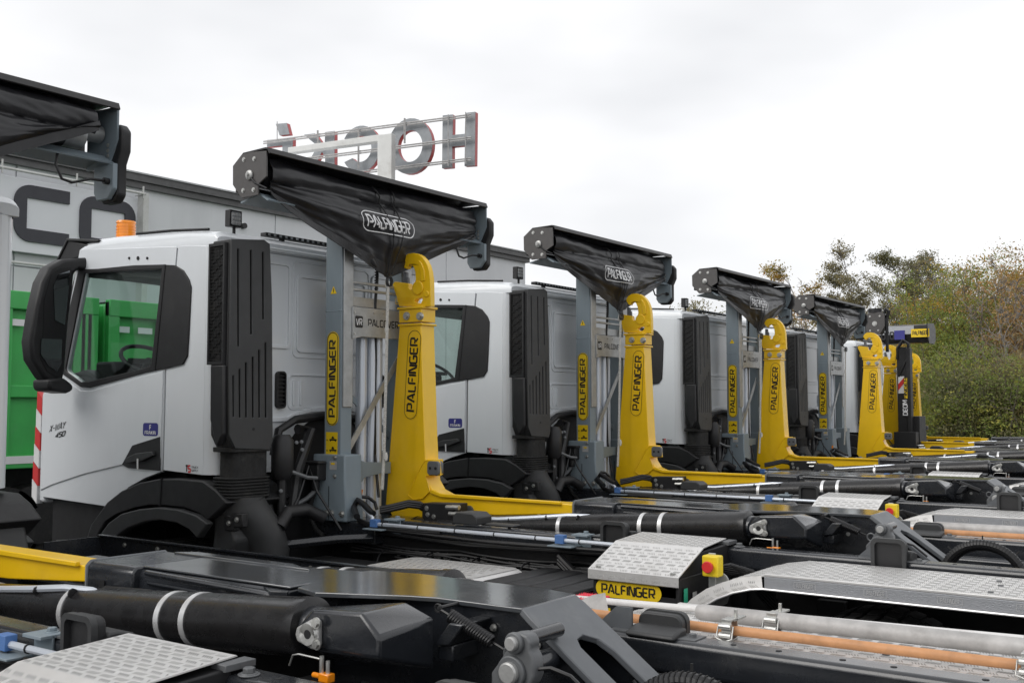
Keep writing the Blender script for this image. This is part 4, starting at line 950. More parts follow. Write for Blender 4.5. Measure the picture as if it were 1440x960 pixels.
mb.prism([(-2.75, 5.90), (-2.66, 5.85), (-2.60, 5.87), (-2.66, 5.95)], 1.28, 1.335, 'z')
Rr(mb, 'sleeve_edge', 'anthracite', sl_, bevel=.006)
# lift frame: top plate, webs
tp = [(-2.70, 5.90), (-2.58, 5.865), (-2.30, 5.995), (-2.2, 6.025), (-1.872, 6.03), (-1.872, 6.33), (-2.0, 6.36), (-2.55, 6.36), (-2.75, 6.32), (-2.80, 6.2)]
slp = xz([(1229,728),(1304,785)], 6.03)
slope1 = xz1([(735,864),(895,960)], 6.03)
ex, ez = slp[1]
mb = MB(); mb.prism(tp, 1.333, 1.349, 'z'); lf = Rr(mb, 'lift_frame', 'anthracite_sky_sheen', bevel=.003)
mb = MB()
web = [(-2.62, 1.333), (-1.885, 1.333), (-1.90+1.41*.55, .775), (-1.25, .55), (-2.75, .75), (-2.75, 1.333)]
mb.prism(web, 6.045, 6.06, 'y'); mb.prism(web, 6.30, 6.315, 'y'); mb.box(-2.75, -2.2, 5.9, 6.3, .95, 1.0)
Rr(mb, 'frame_web', 'anthracite', lf)
# sloping plate with the long slot
sdx, sdz = slope1[1][0]-slope1[0][0], slope1[1][1]-slope1[0][1]
dx, dz = 1.41*.60, -.60; Ls = hypot(dx, dz); ux, uz = dx/Ls, dz/Ls
out_ = [(0, 6.03), (0, 6.33), (.04, 6.335), (Ls, 6.335), (Ls, 6.025), (.04, 6.025)]
slot = [(.17+.06*(1-cos(t)), 6.18+.065*(-cos(t) if 0 else 0)) for t in ()]
slot = [(.15, 6.18), (.158, 6.135), (.19, 6.115), (Ls-.08, 6.115), (Ls-.04, 6.15), (Ls-.04, 6.21), (Ls-.08, 6.245), (.24, 6.245), (.18, 6.225)]
tmp = MB(); tmp.holed(out_, [slot], 0, .022, 'z')
mb = MB(); mb.add([(-1.872+x*ux-z*uz*-1*0+z*(-uz)*-1*0+(z*(-uz)), y, 1.349+x*uz+z*ux-.022) if 0 else (-1.872+x*ux+(z-.022)*(-uz)*1.0, y, 1.349+x*uz+(z-.022)*ux) for x, y, z in tmp.v], tmp.f)
Rr(mb, 'slope_plate', 'slope_grey', lf, bevel=.004)
# bulge with the cylinder bearing
BN = 5.66
bp1 = xz1([(422,892),(424,876),(440,856),(508,861),(533,897),(533,927),(452,916),(433,909)], BN)
mb = MB()
zb0 = bp1[0]
nearp = [(-2.49, 1.262), (-2.475, 1.30), (-2.425, 1.333), (-2.27, 1.325), (-2.195, 1.265), (-2.195, 1.205), (-2.39, 1.19), (-2.46, 1.215)]
nearp = bp1
# near face, then sloped skins running back to the frame
V = [(x, BN, z) for x, z in bp1]
backp = xz1([(422,892),(424,876),(440,853),(572,846),(612,868),(612,940),(455,925),(433,912)], BN+.24)
n = len(bp1); V += [(x, BN+.24, z) for x, z in backp]
mb.add(V, [tuple(range(n)), tuple(range(2*n-1, n-1, -1))]+[(i, (i+1) % n, n+(i+1) % n, n+i) for i in range(n)])
bl = Rr(mb, 'bearing_housing', 'anthracite', bevel=.012, seg=3)
cB = xz1([(433.5,891)], BN)[0]
tri = xz1([(421,890),(423,880),(443,869),(449,868),(454,872),(454,905),(450,912),(444,911),(424,900)], BN)
mb = MB(); mb.prism(tri, BN-.020, BN+.001, 'y'); bf = Rr(mb, 'bearing_flange', 'cast_steel', bevel=.007, seg=3)
mb = MB(); cc_ = xz1([(434,891)], BN-.02)[0]; mb.tube([(cc_[0], BN-.018, cc_[1]), (cc_[0], BN-.028, cc_[1]), (cc_[0], BN-.022, cc_[1])], [.036, .032, .020], 20); Rr(mb, 'bearing_ring', 'bolt_steel', bf)
mb = MB(); mb.cyl((cc_[0], BN-.026, cc_[1]), (cc_[0], BN-.02, cc_[1]), .014, 12); Rr(mb, 'bearing_bore', 'deep_black', bf)
mb = MB()
for u, v in ((445.5,875.5),(446,905)): c = xz1([(u, v)], BN-.02)[0]; mb.bolt((c[0], BN-.02, c[1]), (0, -1, 0), .012, .012)
Rr(mb, 'flange_bolts', 'bolt_steel', bf)
mb = MB(); tri_f = [(x, 12.12-BN) for x, z in tri]
# small catch, lower bracket
c = xz1([(627,893),(652,868),(663,870),(640,905)], 5.95); mb.prism(xz1([(618,905),(640,873),(660,876),(640,905)], 5.93), 5.90, 6.045, 'y'); mb.prism(xz1([(618,906),(640,906),(640,930),(618,925)], 5.93), 5.92, 6.045, 'y')
Rr(mb, 'catch_bracket', 'anthracite', lf, bevel=.005)
mb = MB()
for u, v in ((520,872),(612,905),(604,925),(560,900),(676,932)): c = xz1([(u, v)], BN+.1)[0]; mb.bolt((c[0], BN+.1 if u < 600 else 6.04, c[1]), (0, -1, 0), .008, .012)
Rr(mb, 'grease_nipples', 'bolt_steel', lf)['kind'] = 'stuff'
mb = MB()
for k in range(3): mb.tube([(-3.6+.01*k, 5.86-.012*k, 1.255), (-3.3, 5.85-.01*k, 1.262+.01*sin(k)), (-3.0, 5.855-.012*k, 1.250), (-2.85, 5.85-.01*k, 1.285), (-2.78, 5.84-.01*k, 1.292), (-2.72, 5.85, 1.26)], .009, 8)
Rr(mb, 'beam_hoses', 'rubber', sl_)['kind'] = 'stuff'
# tension spring
A = PY(633, 865, 5.93+D1[1]); B = PY(692, 902, 5.93+D1[1]); A = A-Vector((D1[0], D1[1], 0)); B = B-Vector((D1[0], D1[1], 0))
ax = (B-A); Lsp = ax.length; ax.normalize(); s1_ = ax.cross(Vector((0, 1, 0))).normalized(); s2_ = Vector((0, 1, 0))
mb = MB(); pth = [A+ax*(Lsp*i/288)+s1_*cos(i*2*pi/16)*.017+s2_*sin(i*2*pi/16)*.017 for i in range(289)]; mb.tube(pth, .0046, 6)
e1 = A-ax*.05; e2 = B+ax*.055
mb.tube([e1+s1_*cos(t)*.012+ax*sin(t)*.012 for t in [2*pi*i/10 for i in range(11)]], .004, 5); mb.tube([e1+ax*.012, A], .004, 5); mb.tube([B, e2-ax*.01], .004, 5)
mb.cyl(e1+Vector((0, .0, 0)), e1+Vector((0, .11, 0)), .006, 8)
spg = Rr(mb, 'tension_spring', 'hose_black', lf)
mb = MB(); e2 = B+ax*.07; mb.tube([e2+s1_*cos(t)*.020+ax*sin(t)*.020 for t in [2*pi*i/14 for i in range(15)]], .005, 6); Rr(mb, 'spring_eye', 'link_grey', lf)
# locking link with two pins
LY = 5.84
def lx(pts): return xz1(pts, LY)
lk = lx([(712,912),(712,896),(720,890),(731,889),(741,893),(746,903),(745,915),(750,925),(752,950),(746,965),(690,965),(690,945),(700,932)])
mb = MB(); mb.prism(lk, LY, LY+.05, 'y'); link = Rr(mb, 'locking_link', 'link_grey', bevel=.008, seg=3)
for (u, v, r) in ((725,903,.030),(721,944,.046)):
    c = lx([(u, v)])[0]; mb = MB(); mb.tube([(c[0], LY-.014, c[1]), (c[0], LY+.001, c[1])], r, 24); Rr(mb, 'pin_boss', 'link_grey', link, bevel=.004)
    mb = MB(); mb.tube([(c[0], LY-.03, c[1]), (c[0], LY-.026, c[1]), (c[0], LY+.03, c[1])], [r*.55, r*.66, r*.66], 24); Rr(mb, 'pin', 'cast_steel', link)
    mb = MB(); mb.cyl((c[0], LY+.03, c[1]), (c[0], LY+.22, c[1]), r*.7, 16); Rr(mb, 'pin_sleeve', 'anthracite', link)
q_ = [lx([(u, v)])[0] for u, v in ((749,942),(765,942),(790,955),(820,990))]
mb = MB(); mb.tube([(p[0], LY+.02+.012*i, p[1]) for i, p in enumerate(q_)], .006, 6); Rr(mb, 'release_cable', 'hose_black', link)
# lift cylinders
def cylinder(Y, store):
    mb = MB(); a = Vector((cB[0]+.01, Y, cB[1]+.0)); d = Vector((-5.2, Y, 1.075))-a; d.normalize()
    R0 = .092
    mb.tube([a+d*.085, a+d*.09, a+d*.13, a+d*.14, a+d*2.6], [R0*.86, R0*1.03, R0*1.03, R0, R0*.94], 36)
    c_ = finish(mb, 'lift_cylinder', 'tube_black', T); store.append(c_)
    mb = MB(); mb.tube([a+d*2.58, a+d*2.62, a+d*2.95], [R0*1.0, .075, .04], 24); mb.tube([a+d*.02, a+d*.10], [.06, .07], 20); finish(mb, 'cylinder_eye', 'anthracite', c_)
    for k in (.61, .745, 1.33, 1.95):
        mb = MB(); mb.tube([a+d*k, a+d*(k+.026)], R0*1.012, 36); finish(mb, 'clamp_band', 'band_silver', c_)
cylinder(5.755, REAR); cylinder(6.45, REAR)
# ------------------------------------------------------------------ subframe rails, stops, pipes
RN, RF = 5.40, 6.655
def rails(S):
    mb = MB(); mb.box(-5.0, -3.05, S(RN), S(RN+.12), 1.09, 1.19); mb.box(-2.50, 1.2, S(RN), S(RN+.12), 1.08, 1.195)
    mb.box(-3.05, -2.50, S(RN+.02), S(RN+.12), 1.08, 1.18)
    r = Rr(mb, 'subframe_rail', 'anthracite', bevel=.02, seg=3)
    mb = MB()
    for x in (-4.4, -3.95, -3.4, -2.3, -2.0, -1.45, -1.3, -1.1, -.95, -.7, -.5): 
        c = (x, S(RN+.06)); mb.cyl((c[0], c[1], 1.19), (c[0], c[1], 1.1965), .010, 8)
    Rr(mb, 'rail_holes', 'deep_black', r)
    mb = MB(); mb.box(-5.0, 1.2, S(RN+.23), S(RN+.34), 1.00, 1.115); Rr(mb, 'inner_rail', 'anthracite', r, bevel=.015)
    return r
MY = 6.03
mm = lambda y: 2*MY-y
rails(lambda y: y); rails(mm)
def stop(x, S, flip=False):
    mb = MB(); y0 = RN-.005; n0 = len(bpy.data.objects)
    dz_ = -.028 if flip else (.014 if x > -2 else 0)
    mb.prism(rrect(x-.082, x+.082, 1.11+dz_, 1.285+dz_, .03, 4), S(y0+.0), S(y0+.035), 'y')
    st = Rr(mb, 'container_stop', 'grey_plastic' if flip else 'black_plastic', bevel=.006)
    mb = MB(); mb.holed(rrect(x-.085, x+.085, 1.10, 1.29+dz_, .032, 4), [rrect(x-.066, x+.066, 1.12, 1.27+dz_, .02, 4)], S(y0-.022), S(y0+.002), 'y'); Rr(mb, 'stop_rim', 'grey_plastic', st, bevel=.005)
    mb = MB(); mb.prism([(S(y0+.03), 1.19), (S(y0+.13), 1.19), (S(y0+.13), 1.22+dz_*.5), (S(y0+.07), 1.235+dz_*.5), (S(y0+.03), 1.235+dz_*.5)], x-.08, x+.10, 'x'); Rr(mb, 'stop_wedge', 'grey_plastic', st, bevel=.008)
    mb = MB(); mb.bolt((x+.13, S(y0+.05), 1.193), (0, 0, 1), .014, .016); mb.box(x-.16, x+.16, S(y0+.01), S(y0+.10), 1.191, 1.198); Rr(mb, 'stop_foot', 'link_grey', st)
for x in (-3.15, -1.59): stop(x, lambda y: y)
for x in (-3.15, -1.73): stop(x, mm, True)
mb = MB(); mb.prism([(-4.36, 1.20), (-4.16, 1.20), (-4.16, 1.25), (-4.20, 1.275), (-4.33, 1.275), (-4.36, 1.25)], RN, RN+.16, 'y'); mb.box(-4.12, -3.9, RN+.03, RN+.12, 1.2, 1.215); Rr(mb, 'rail_guide', 'grey_plastic', bevel=.01)
for S in (lambda y: y-.0, lambda y: mm(y)): mb = MB(); x_ = -1.60 if S(0) == 0 else -1.80; mb.prism([(x_-.17, 1.19), (x_-.08, 1.27), (x_-.02, 1.27), (x_-.02, 1.19)], S(RN+.05), S(RN+.06), 'y'); Rr(mb, 'stop_gusset', 'slope_grey')
pz = 1.165; PYp = 5.33
mb = MB(); mb.tube([PY(505, 706, 5.45), PY(515, 718, 5.40), PY(524, 728, 5.36), (-5.0, PYp, pz), (-4.6, PYp, pz), (-2.9, PYp, pz)], .0125, 10)
pp_ = Rr(mb, 'hydraulic_pipe', 'pipe_silver')
mb = MB(); mb.tube([PY(502, 726, 5.3), PY(497, 712, 5.4), PY(503, 703, 5.42), PY(512, 709, 5.42), PY(521, 719, 5.39), PY(525, 722, 5.38)], .022, 10); Rr(mb, 'pipe_hose', 'hose_black', pp_)
mb = MB()
for x in [-4.9+.31*i for i in range(7)]: mb.tube([(x, PYp, pz), (x+.006, PYp, pz)], .0165, 8)
mb.tube([(-5.0, PYp-.0, pz-.03), (-4.0, PYp, pz-.05), (-3.0, PYp, pz-.035)], .012, 8); mb.tube([(-5.0, PYp+.04, pz-.06), (-4.2, PYp+.03, pz-.09), (-3.2, PYp+.02, pz-.06)], .012, 8)
Rr(mb, 'cable_ties', 'hose_black', pp_)
for x in (-4.97, -3.48):
    mb = MB(); mb.box(x-.03, x+.03, PYp-.022, PYp+.022, pz-.02, pz+.032); Rr(mb, 'pipe_clip', 'blue_clip', pp_, bevel=.003)
    mb = MB(); mb.box(x-.06, x+.11, PYp-.06, PYp+.08, pz-.035, pz-.027); mb.box(x+.06, x+.17, PYp+.02, RN+.04, 1.191, 1.203); mb.box(x+.06, x+.17, RN-.008, RN, 1.10, 1.20); mb.bolt((x+.12, RN+.02, 1.2), (0, 0, 1), .016, .018)
    Rr(mb, 'clip_bracket', 'mast_blue', pp_, bevel=.002)
mb = MB(); mb.prism([(-2.52, 1.10), (-2.52, 1.20), (-2.49, 1.225), (-2.44, 1.225), (-2.44, 1.205), (-2.48, 1.20), (-2.50, 1.18), (-2.50, 1.10)], RN-.01, RN+.10, 'y'); mb.bolt((-2.40, RN+.04, 1.195), (0, 0, 1), .018, .022); mb.tube([(-2.40, RN+.04, 1.195), (-2.40, RN+.04, 1.20)], .032, 16)
Rr(mb, 'rail_strap', 'link_grey', bevel=.002)
mb = MB(); mb.tube([(-2.41, 5.60, 1.19), (-2.395, 5.60, 1.222), (-2.37, 5.60, 1.228), (-2.28, 5.60, 1.226)], .003, 6); mb.cyl((-2.275, 5.60, 1.18), (-2.275, 5.60, 1.235), .007, 8); mb.cyl((-2.25, 5.60, 1.18), (-2.25, 5.60, 1.225), .006, 8); Rr(mb, 'valve_lever', 'bolt_steel')
mb = MB(); mb.cyl((-2.31, 5.60, 1.178), (-2.24, 5.60, 1.178), .009, 8); mb.box(-2.275, -2.235, 5.585, 5.615, 1.165, 1.19); Rr(mb, 'valve_body', 'orange_lens', bevel=.004)
# hose arch behind the lift frame
mb = MB()
for k, (off, r) in enumerate(((0, .022), (.05, .016))):
    c = PY(1392, 800, 6.1); mb.tube([Vector((c.x+cos(a)*(.20-off*.4), 5.95+off*.6, 1.05+sin(a)*(.19-off*.4))) for a in [pi*i/16 for i in range(17)]], r, 10)
hs_ = Rr(mb, 'hose_arch', 'hose_black')
mb = MB()
for i in range(40): a = pi*(i+.5)/40; q = Vector((c.x+cos(a)*.20, 5.95, 1.05+sin(a)*.19)); q2 = Vector((c.x+cos(a+.02)*.20, 5.95, 1.05+sin(a+.02)*.19)); mb.tube([q, q2], .0245, 10)
for i in (4, 8, 12): a = pi*i/16; q = Vector((c.x+cos(a)*.225, 5.95, 1.05+sin(a)*.215)); mb.tube([q, q+Vector((cos(a), 0, sin(a)))*.02], .004, 5)
Rr(mb, 'hose_coils', 'rubber', hs_)
# ------------------------------------------------------------------ chequer plate helper
def bars(mb, fn, A, B, pitch=.064, h=.003, n=5, ln=.030, clip=None):
    """rows of raised five-bar groups on an A x B sheet, fn(a,b,e) -> 3D"""
    ia = int(A/pitch)+1; ib = int(B/(pitch*.5))+1
    for i in range(ia):
        for j in range(ib):
            ca = (i+.5*(j % 2))*pitch+.012; cb = j*pitch*.5+.0175; sgn = 1 if (j % 2) else -1
            for k in range(n):
                o = (k-(n-1)/2)*.0092; a = ca+o; b = cb
                dx = .006; dy = .0125*sgn
                p0 = (a-dx, b-dy); p1 = (a+dx, b+dy)
                if not (0.004 < p0[0] and p1[0] < A-.004 and .004 < min(p0[1], p1[1]) and max(p0[1], p1[1]) < B-.004): continue
                w_ = .0023; q = [fn(p0[0], p0[1], 0), fn(a+w_, b, 0), fn(p1[0], p1[1], 0), fn(a-w_, b, 0), fn(a, b, h)]
                mb.add(q, [(0, 1, 4), (1, 2, 4), (2, 3, 4), (3, 0, 4)])
# hydraulic box with chequer lid
BX0, BX1 = -2.95, -2.43
mb = MB(); mb.box(BX0+.015, BX1-.01, 4.80, 5.42, .70, 1.10); mb.prism([(4.80, 1.09), (5.07, 1.205), (5.42, 1.21), (5.42, 1.0), (4.80, 1.0)], BX0+.03, BX1-.02, 'x')
hbx = Rr(mb, 'hydraulic_box', 'deep_black', bevel=.006)
prf = [(4.775, 1.065), (4.775, 1.112), (5.07, 1.228), (5.47, 1.233)]
mb = MB()
shift = [0, 0, -.003, -.06]
V = []
for (y, z), s in zip(prf, shift): V += [(BX0+s, y, z), (BX1+s, y, z)]
V += [(x, y+.004, z-.004) for x, y, z in V]
fs = []
for i in range(3): fs += [(2*i, 2*i+1, 2*i+3, 2*i+2), (8+2*i, 8+2*i+2, 8+2*i+3, 8+2*i+1), (2*i, 2*i+2, 10+2*i, 8+2*i), (2*i+1, 9+2*i, 11+2*i, 2*i+3)]
fs += [(0, 8, 9, 1), (6, 7, 15, 14)]
mb.add(V, fs); lid = Rr(mb, 'chequer_lid', 'aluminium', smooth=20)
def quadfn(p00, p10, p01, A, B, off=.0004):
    p00, p10, p01 = Vector(p00), Vector(p10), Vector(p01); ua = (p10-p00)/A; ub = (p01-p00)/B; nn = ua.cross(ub).normalized()
    return lambda a, b, e: p00+ua*a+ub*b+nn*(e+off)
mb = MB(); Wd = BX1-BX0
for i in range(3):
    (y0, z0), (y1, z1) = prf[i], prf[i+1]; B_ = hypot(y1-y0, z1-z0)
    bars(mb, quadfn((BX0+shift[i], y0, z0), (BX1+shift[i], y0, z0), (BX0+shift[i+1], y1, z1), Wd, B_), Wd, B_)
o = Rr(mb, 'tread_bars', 'tread_bar', lid); o['kind'] = 'stuff'
mb = MB()
for x in (BX0+.04, BX0+.055, BX1-.05, BX1-.035): mb.bolt((x, 4.80, 1.125), (0, -.35, .9), .006, .006)
Rr(mb, 'lid_bolts', 'bolt_steel', lid)
lc = Vector(((BX0+BX1)/2-.035, 4.797, 1.018))
def bfn(a, b, e): return (lc.x+a, 4.799-e, lc.z+b)
o = logo_decal(bfn, .38, .086, T, hh=.5, fill=.80, ringw=0.0001, ring=False); REAR.append(o)
mb = MB(); put_poly(mb, [(-.03, -.014), (.03, -.014), (.03, .014), (-.03, .014)], lambda a, b, e: (BX0+.09+a, 4.7975, .905+b), 0); s_ = Rr(mb, 'caution_sticker', 'decal_yellow')
mb = MB(); put_poly(mb, circ(-.012, 0, .007, 8), lambda a, b, e: (BX0+.09+a, 4.7965, .905+b), 0); Rr(mb, 'caution_mark', 'decal_black', s_)
mb = MB(); put_poly(mb, rrect(-.012, .012, -.05, .05, .004, 2), lambda a, b, e: (BX1-.003+e, 4.86+a*1.8, 1.0+b), .001); Rr(mb, 'safety_sticker', 'decal_green')
mb = MB(); put_poly(mb, rrect(-.02, .02, -.03, .03, .004, 2), lambda a, b, e: (BX1-.003+e, 4.96+a*1.2, .99+b), .001); Rr(mb, 'data_sticker', 'band_silver')
# emergency stop
ec = Vector((-2.345, 5.0, 1.150))
mb = MB(); mb.box(ec.x-.05, ec.x+.04, ec.y-.035, ec.y+.03, ec.z-.05, ec.z+.055); es = Rr(mb, 'emergency_stop', 'estop_yellow', bevel=.008)
mb = MB(); mb.tube([(ec.x-.01, ec.y-.033, ec.z), (ec.x-.01, ec.y-.055, ec.z), (ec.x-.01, ec.y-.062, ec.z)], [.024, .030, .026], 20); Rr(mb, 'stop_button', 'decal_red', es)
mb = MB(); mb.box(ec.x-.045, ec.x-.005, ec.y+.03, ec.y+.04, ec.z-.24, ec.z+.06); mb.cyl((ec.x+.02, ec.y+.035, ec.z-.08), (ec.x+.02, ec.y+.045, ec.z-.08), .045, 16); Rr(mb, 'stop_bracket', 'galvanised', es, bevel=.003)
mb = MB()
for k in range(6): mb.tube([(-2.42, 5.1+.02*k, 1.12-.01*k), (-2.3, 5.1+.03*k, 1.15-.012*k), (-2.2, 5.15+.02*k, 1.12-.03*k), (-2.1, 5.2+.02*k, 1.0-.03*k)], .009, 6)
Rr(mb, 'box_hoses', 'hose_black')
# ------------------------------------------------------------------ rear mudguards
def rearguard(S, flip):
    y0, y1 = 4.78, 5.36
    pr_ = [(-2.46, .86), (-2.42, .96), (-2.36, 1.02), (-2.28, 1.075), (-2.19, 1.115), (-2.10, 1.145), (-2.0, 1.162), (-1.9, 1.168), (1.3, 1.168)]
    k = len(pr_); V = [(x, S(y0), z) for x, z in pr_]+[(x, S(y1), z+.0) for x, z in pr_]+[(x+.002, S(y0), z-.005) for x, z in pr_]+[(x+.002, S(y1), z-.005) for x, z in pr_]
    fs = []
    for i in range(k-1): fs += [(i, i+1, k+i+1, k+i), (2*k+i, 3*k+i, 3*k+i+1, 2*k+i+1), (i, 2*k+i, 2*k+i+1, i+1), (k+i, k+i+1, 3*k+i+1, 3*k+i)]
    fs += [(0, k, 3*k, 2*k), (k-1, 3*k-1, 4*k-1, 2*k-1)]
    mb = MB(); mb.add(V, fs)
    # rolled edge
    for i in range(k-2):
        (xa, za), (xb, zb_) = pr_[i], pr_[i+1]
    g = Rr(mb, 'rear_mudguard', 'aluminium', smooth=40)
    mb = MB(); low = [(-2.40, .84), (-2.355, .93), (-2.30, .985), (-2.22, 1.035), (-2.14, 1.07), (-2.05, 1.095), (-1.99, 1.103)]
    up_ = pr_[:7]
    V = [(x, S(y0-.001), z) for x, z in up_]+[(x, S(y0-.012), z) for x, z in low]
    mb.add(V, [(i, i+1, 7+i+1, 7+i) for i in range(6)]); Rr(mb, 'guard_cheek', 'aluminium', g, smooth=60)
    mb = MB()
    for i in range(6):
        p0, p1, q0 = (low[i][0], S(y0-.012), low[i][1]), (low[i+1][0], S(y0-.012), low[i+1][1]), (up_[i][0], S(y0-.001), up_[i][1])
        if flip: p0, p1, q0 = p1, p0, (up_[i+1][0], S(y0-.001), up_[i+1][1])
        La = (Vector(p1)-Vector(p0)).length; Lb = (Vector(q0)-Vector(p0)).length; bars(mb, quadfn(p0, p1, q0, La, Lb, .001), La, Lb, pitch=.05)
    o = Rr(mb, 'cheek_bars', 'tread_bar', g); o['kind'] = 'stuff'
    mb = MB(); mb.tube([(x, S(y0-.012), z) for x, z in low]+[(1.3, S(y0-.012), 1.103)], .006, 8); Rr(mb, 'guard_bead', 'band_silver', g)
    mb = MB(); mb.box(-1.985, 1.3, S(y0-.006), S(y0), 1.108, 1.160); stp = Rr(mb, 'edge_profile', 'alu_dark', g, bevel=.002)
    mb = MB(); mb.box(-1.985, 1.3, S(y0-.005), S(y0+.02), 1.161, 1.172); Rr(mb, 'profile_lip', 'aluminium', g, bevel=.002)
    mb = MB()
    for x in (-1.79, -1.47, -1.16, -.85, -.5, -.2):
        for side in (1,):
            fnq = (lambda a, b, e: (x+a, S(y0-.0065)-e, 1.134+b)) if not flip else (lambda a, b, e: (x-a, S(y0-.0065)+e, 1.134+b))
            put_text(mb, 'PALFINGER', lambda a, b, e: fnq(a, b, e+.001), .075, .017, .2); put_ring(mb, rrect(-.05, .05, -.015, .015, .003, 2), .0025, fnq, .001)
    Rr(mb, 'edge_lettering', 'band_silver', g)['kind'] = 'stuff'
    mb = MB(); A = .0
    A_ = 1.75; bars(mb, (lambda a, b, e: (-2.0+a, S(y0+.02)+(b if not flip else -b), 1.1685+e-.003*max(0, 0))), A_, .55, pitch=.068)
    for i in range(1, 6):
        p, q = pr_[i], pr_[i+1]; Lq = hypot(q[0]-p[0], q[1]-p[1]); fnn = (lambda a, b, e, p=p, q=q, Lq=Lq: (p[0]+(q[0]-p[0])*a/Lq-(q[1]-p[1])/Lq*e, S(y0)+(b if not flip else -b), p[1]+(q[1]-p[1])*a/Lq+(q[0]-p[0])/Lq*e+.0006)); bars(mb, fnn, Lq, .57, pitch=.068)
    o = Rr(mb, 'tread_bars', 'tread_bar', g); o['kind'] = 'stuff'
    mb = MB()
    for x, y in ((-1.02, 4.88), (-1.02, 5.08), (-1.05, 5.2)): mb.cyl((x, S(y), 1.168), (x, S(y), 1.174), .012, 8)
    Rr(mb, 'guard_rivets', 'link_grey', g)
rearguard(lambda y: y, False); rearguard(mm, True)
for x in (-1.55, -.15):
    for y, s in ((5.05, -1), (mm(5.05), 1)): wheel(x, y, .50, .5, s, REAR)
# ------------------------------------------------------------------ chassis
mb = MB()
for S in (lambda y: y, mm):
    mb.box(-7.3, 1.3, S(5.55), S(5.63), .70, .98); mb.box(-5.1, -2.4, S(5.45), S(5.54), .86, 1.07)
for x in (-5.0, -4.0, -3.0, -2.0, -1.0): mb.box(x, x+.15, 5.5, mm(5.5), .75, .95)
ch = Rr(mb, 'chassis_frame', 'deep_black', bevel=.006)
mb = MB()
rowz = ((.975, [-4.86, -4.78, -4.70, -4.60, -4.52, -4.44, -4.30, -4.22, -4.14, -3.92, -3.84, -3.62, -3.54, -3.46, -2.9, -2.82]), (.90, [-4.5, -4.43, -4.0, -3.1, -3.0]))
mb.mi = 0
for z, xs in rowz:
    for x in xs: mb.bolt((x, 5.45, z), (0, -1, 0), .018, .024)
Rr(mb, 'frame_bolts', 'cast_steel', ch)
# outrigger tubes near the front, small lamp, battery box
mb = MB(); mb.tube([(-5.45, 4.85, .93), (-5.45, 4.86, 1.04)], .04, 4); mb.tube([(-5.45, 4.86, 1.03), (-5.2, 5.2, 1.06), (-5.0, 5.35, 1.07)], .032, 4)
mb.tube([(-5.5, 5.4, 1.12), (-4.95, 5.42, 1.12)], .05, 4); mb.box(-5.65, -5.0, 5.36, 6.1, 1.02, 1.16); 
Rr(mb, 'outrigger_bracket', 'anthracite', bevel=.008)
mb = MB(); mb.box(-5.4, -4.6, 4.80, 5.30, .68, .93); Rr(mb, 'battery_box', 'black_plastic', bevel=.03)
mb = MB()
for k in range(7):
    ph = random.uniform(0, 6); x0 = -5.3+random.uniform(0, .5); x1 = -2.6-random.uniform(0, .5)
    mb.tube([(x0+(x1-x0)*i/36, 5.41-.012*k*.5+.01*sin(i*.3+ph), 1.03-.013*k-.022*abs(sin(i*.22+ph))) for i in range(37)], .0065 if k % 2 else .009, 6)
for k in range(6):
    x0 = -4.9+.38*k; mb.tube([(x0+.10*t*t, 5.41-.25*t, 1.0-.09*t+.03*sin(t*3)) for t in [i/8 for i in range(9)]], .005, 5)
for k in range(3): mb.tube([(-3.5, 5.34, 1.07-.02*k), (-3.38, 5.32, .99-.02*k), (-3.2, 5.3, 1.0-.02*k), (-2.98, 5.2, 1.08-.02*k)], .02, 8)
Rr(mb, 'wiring_loom', 'hose_black')
# perforated step cover
mb = MB(); holes = []
out_p = rrect(-4.50, -3.68, 4.72, 5.20, .06)
for i in range(15):
    for j in range(8):
        x = -4.44+i*.05+(.025 if j % 2 else 0); y = 4.76+j*.054
        if x < -3.74: holes.append([(x-.017, y-.015), (x+.017, y-.015), (x+.017, y+.015), (x-.017, y+.015)])
mb.holed(out_p, holes, .992, 1.0, 'z'); pc = Rr(mb, 'perforated_cover', 'aluminium')
mb = MB(); mb.box(-4.48, -3.70, 4.74, 5.18, .6, .95); Rr(mb, 'cover_box', 'deep_black', pc)
mb = MB(); mb.tube([(-3.70, 4.74, .93), (-3.70, 5.18, .93)], .068, 20); Rr(mb, 'cover_nose', 'aluminium', pc)
# ribbed tank
mb = MB()
for k in range(4): mb.box(-3.60+k*.155, -3.60+k*.155+.15, 4.70, 5.34, .62, 1.0)
Rr(mb, 'ribbed_tank', 'black_plastic', bevel=.02)
mb = MB(); mb.box(-3.62, -2.98, 4.72, 5.32, .64, .985); Rr(mb, 'tank_core', 'deep_black')
# storage tray on the far side
mb = MB(); ty0, ty1, tx0, tx1 = 6.92, 7.30, -5.95, -3.50
mb.box(tx0, tx1, ty1-.006, ty1, .98, 1.16); mb.box(tx0, tx1, ty0, ty0+.006, .98, 1.10); mb.box(tx0, tx1, ty0, ty1, .974, .98)
mb.box(tx0, tx0+.006, ty0, ty1, .98, 1.155); mb.box(tx1-.006, tx1, ty0, ty1, .98, 1.155)
mb.box(tx0, tx1, ty1-.03, ty1+.004, 1.158, 1.166)
tray = Rr(mb, 'side_tray', 'anthracite')
mb = MB()
for k in range(7): mb.bolt((tx0+.25+k*.32, ty1-.006, 1.12), (0, -1, 0), .010, .008)
Rr(mb, 'tray_bolts', 'bolt_steel', tray)

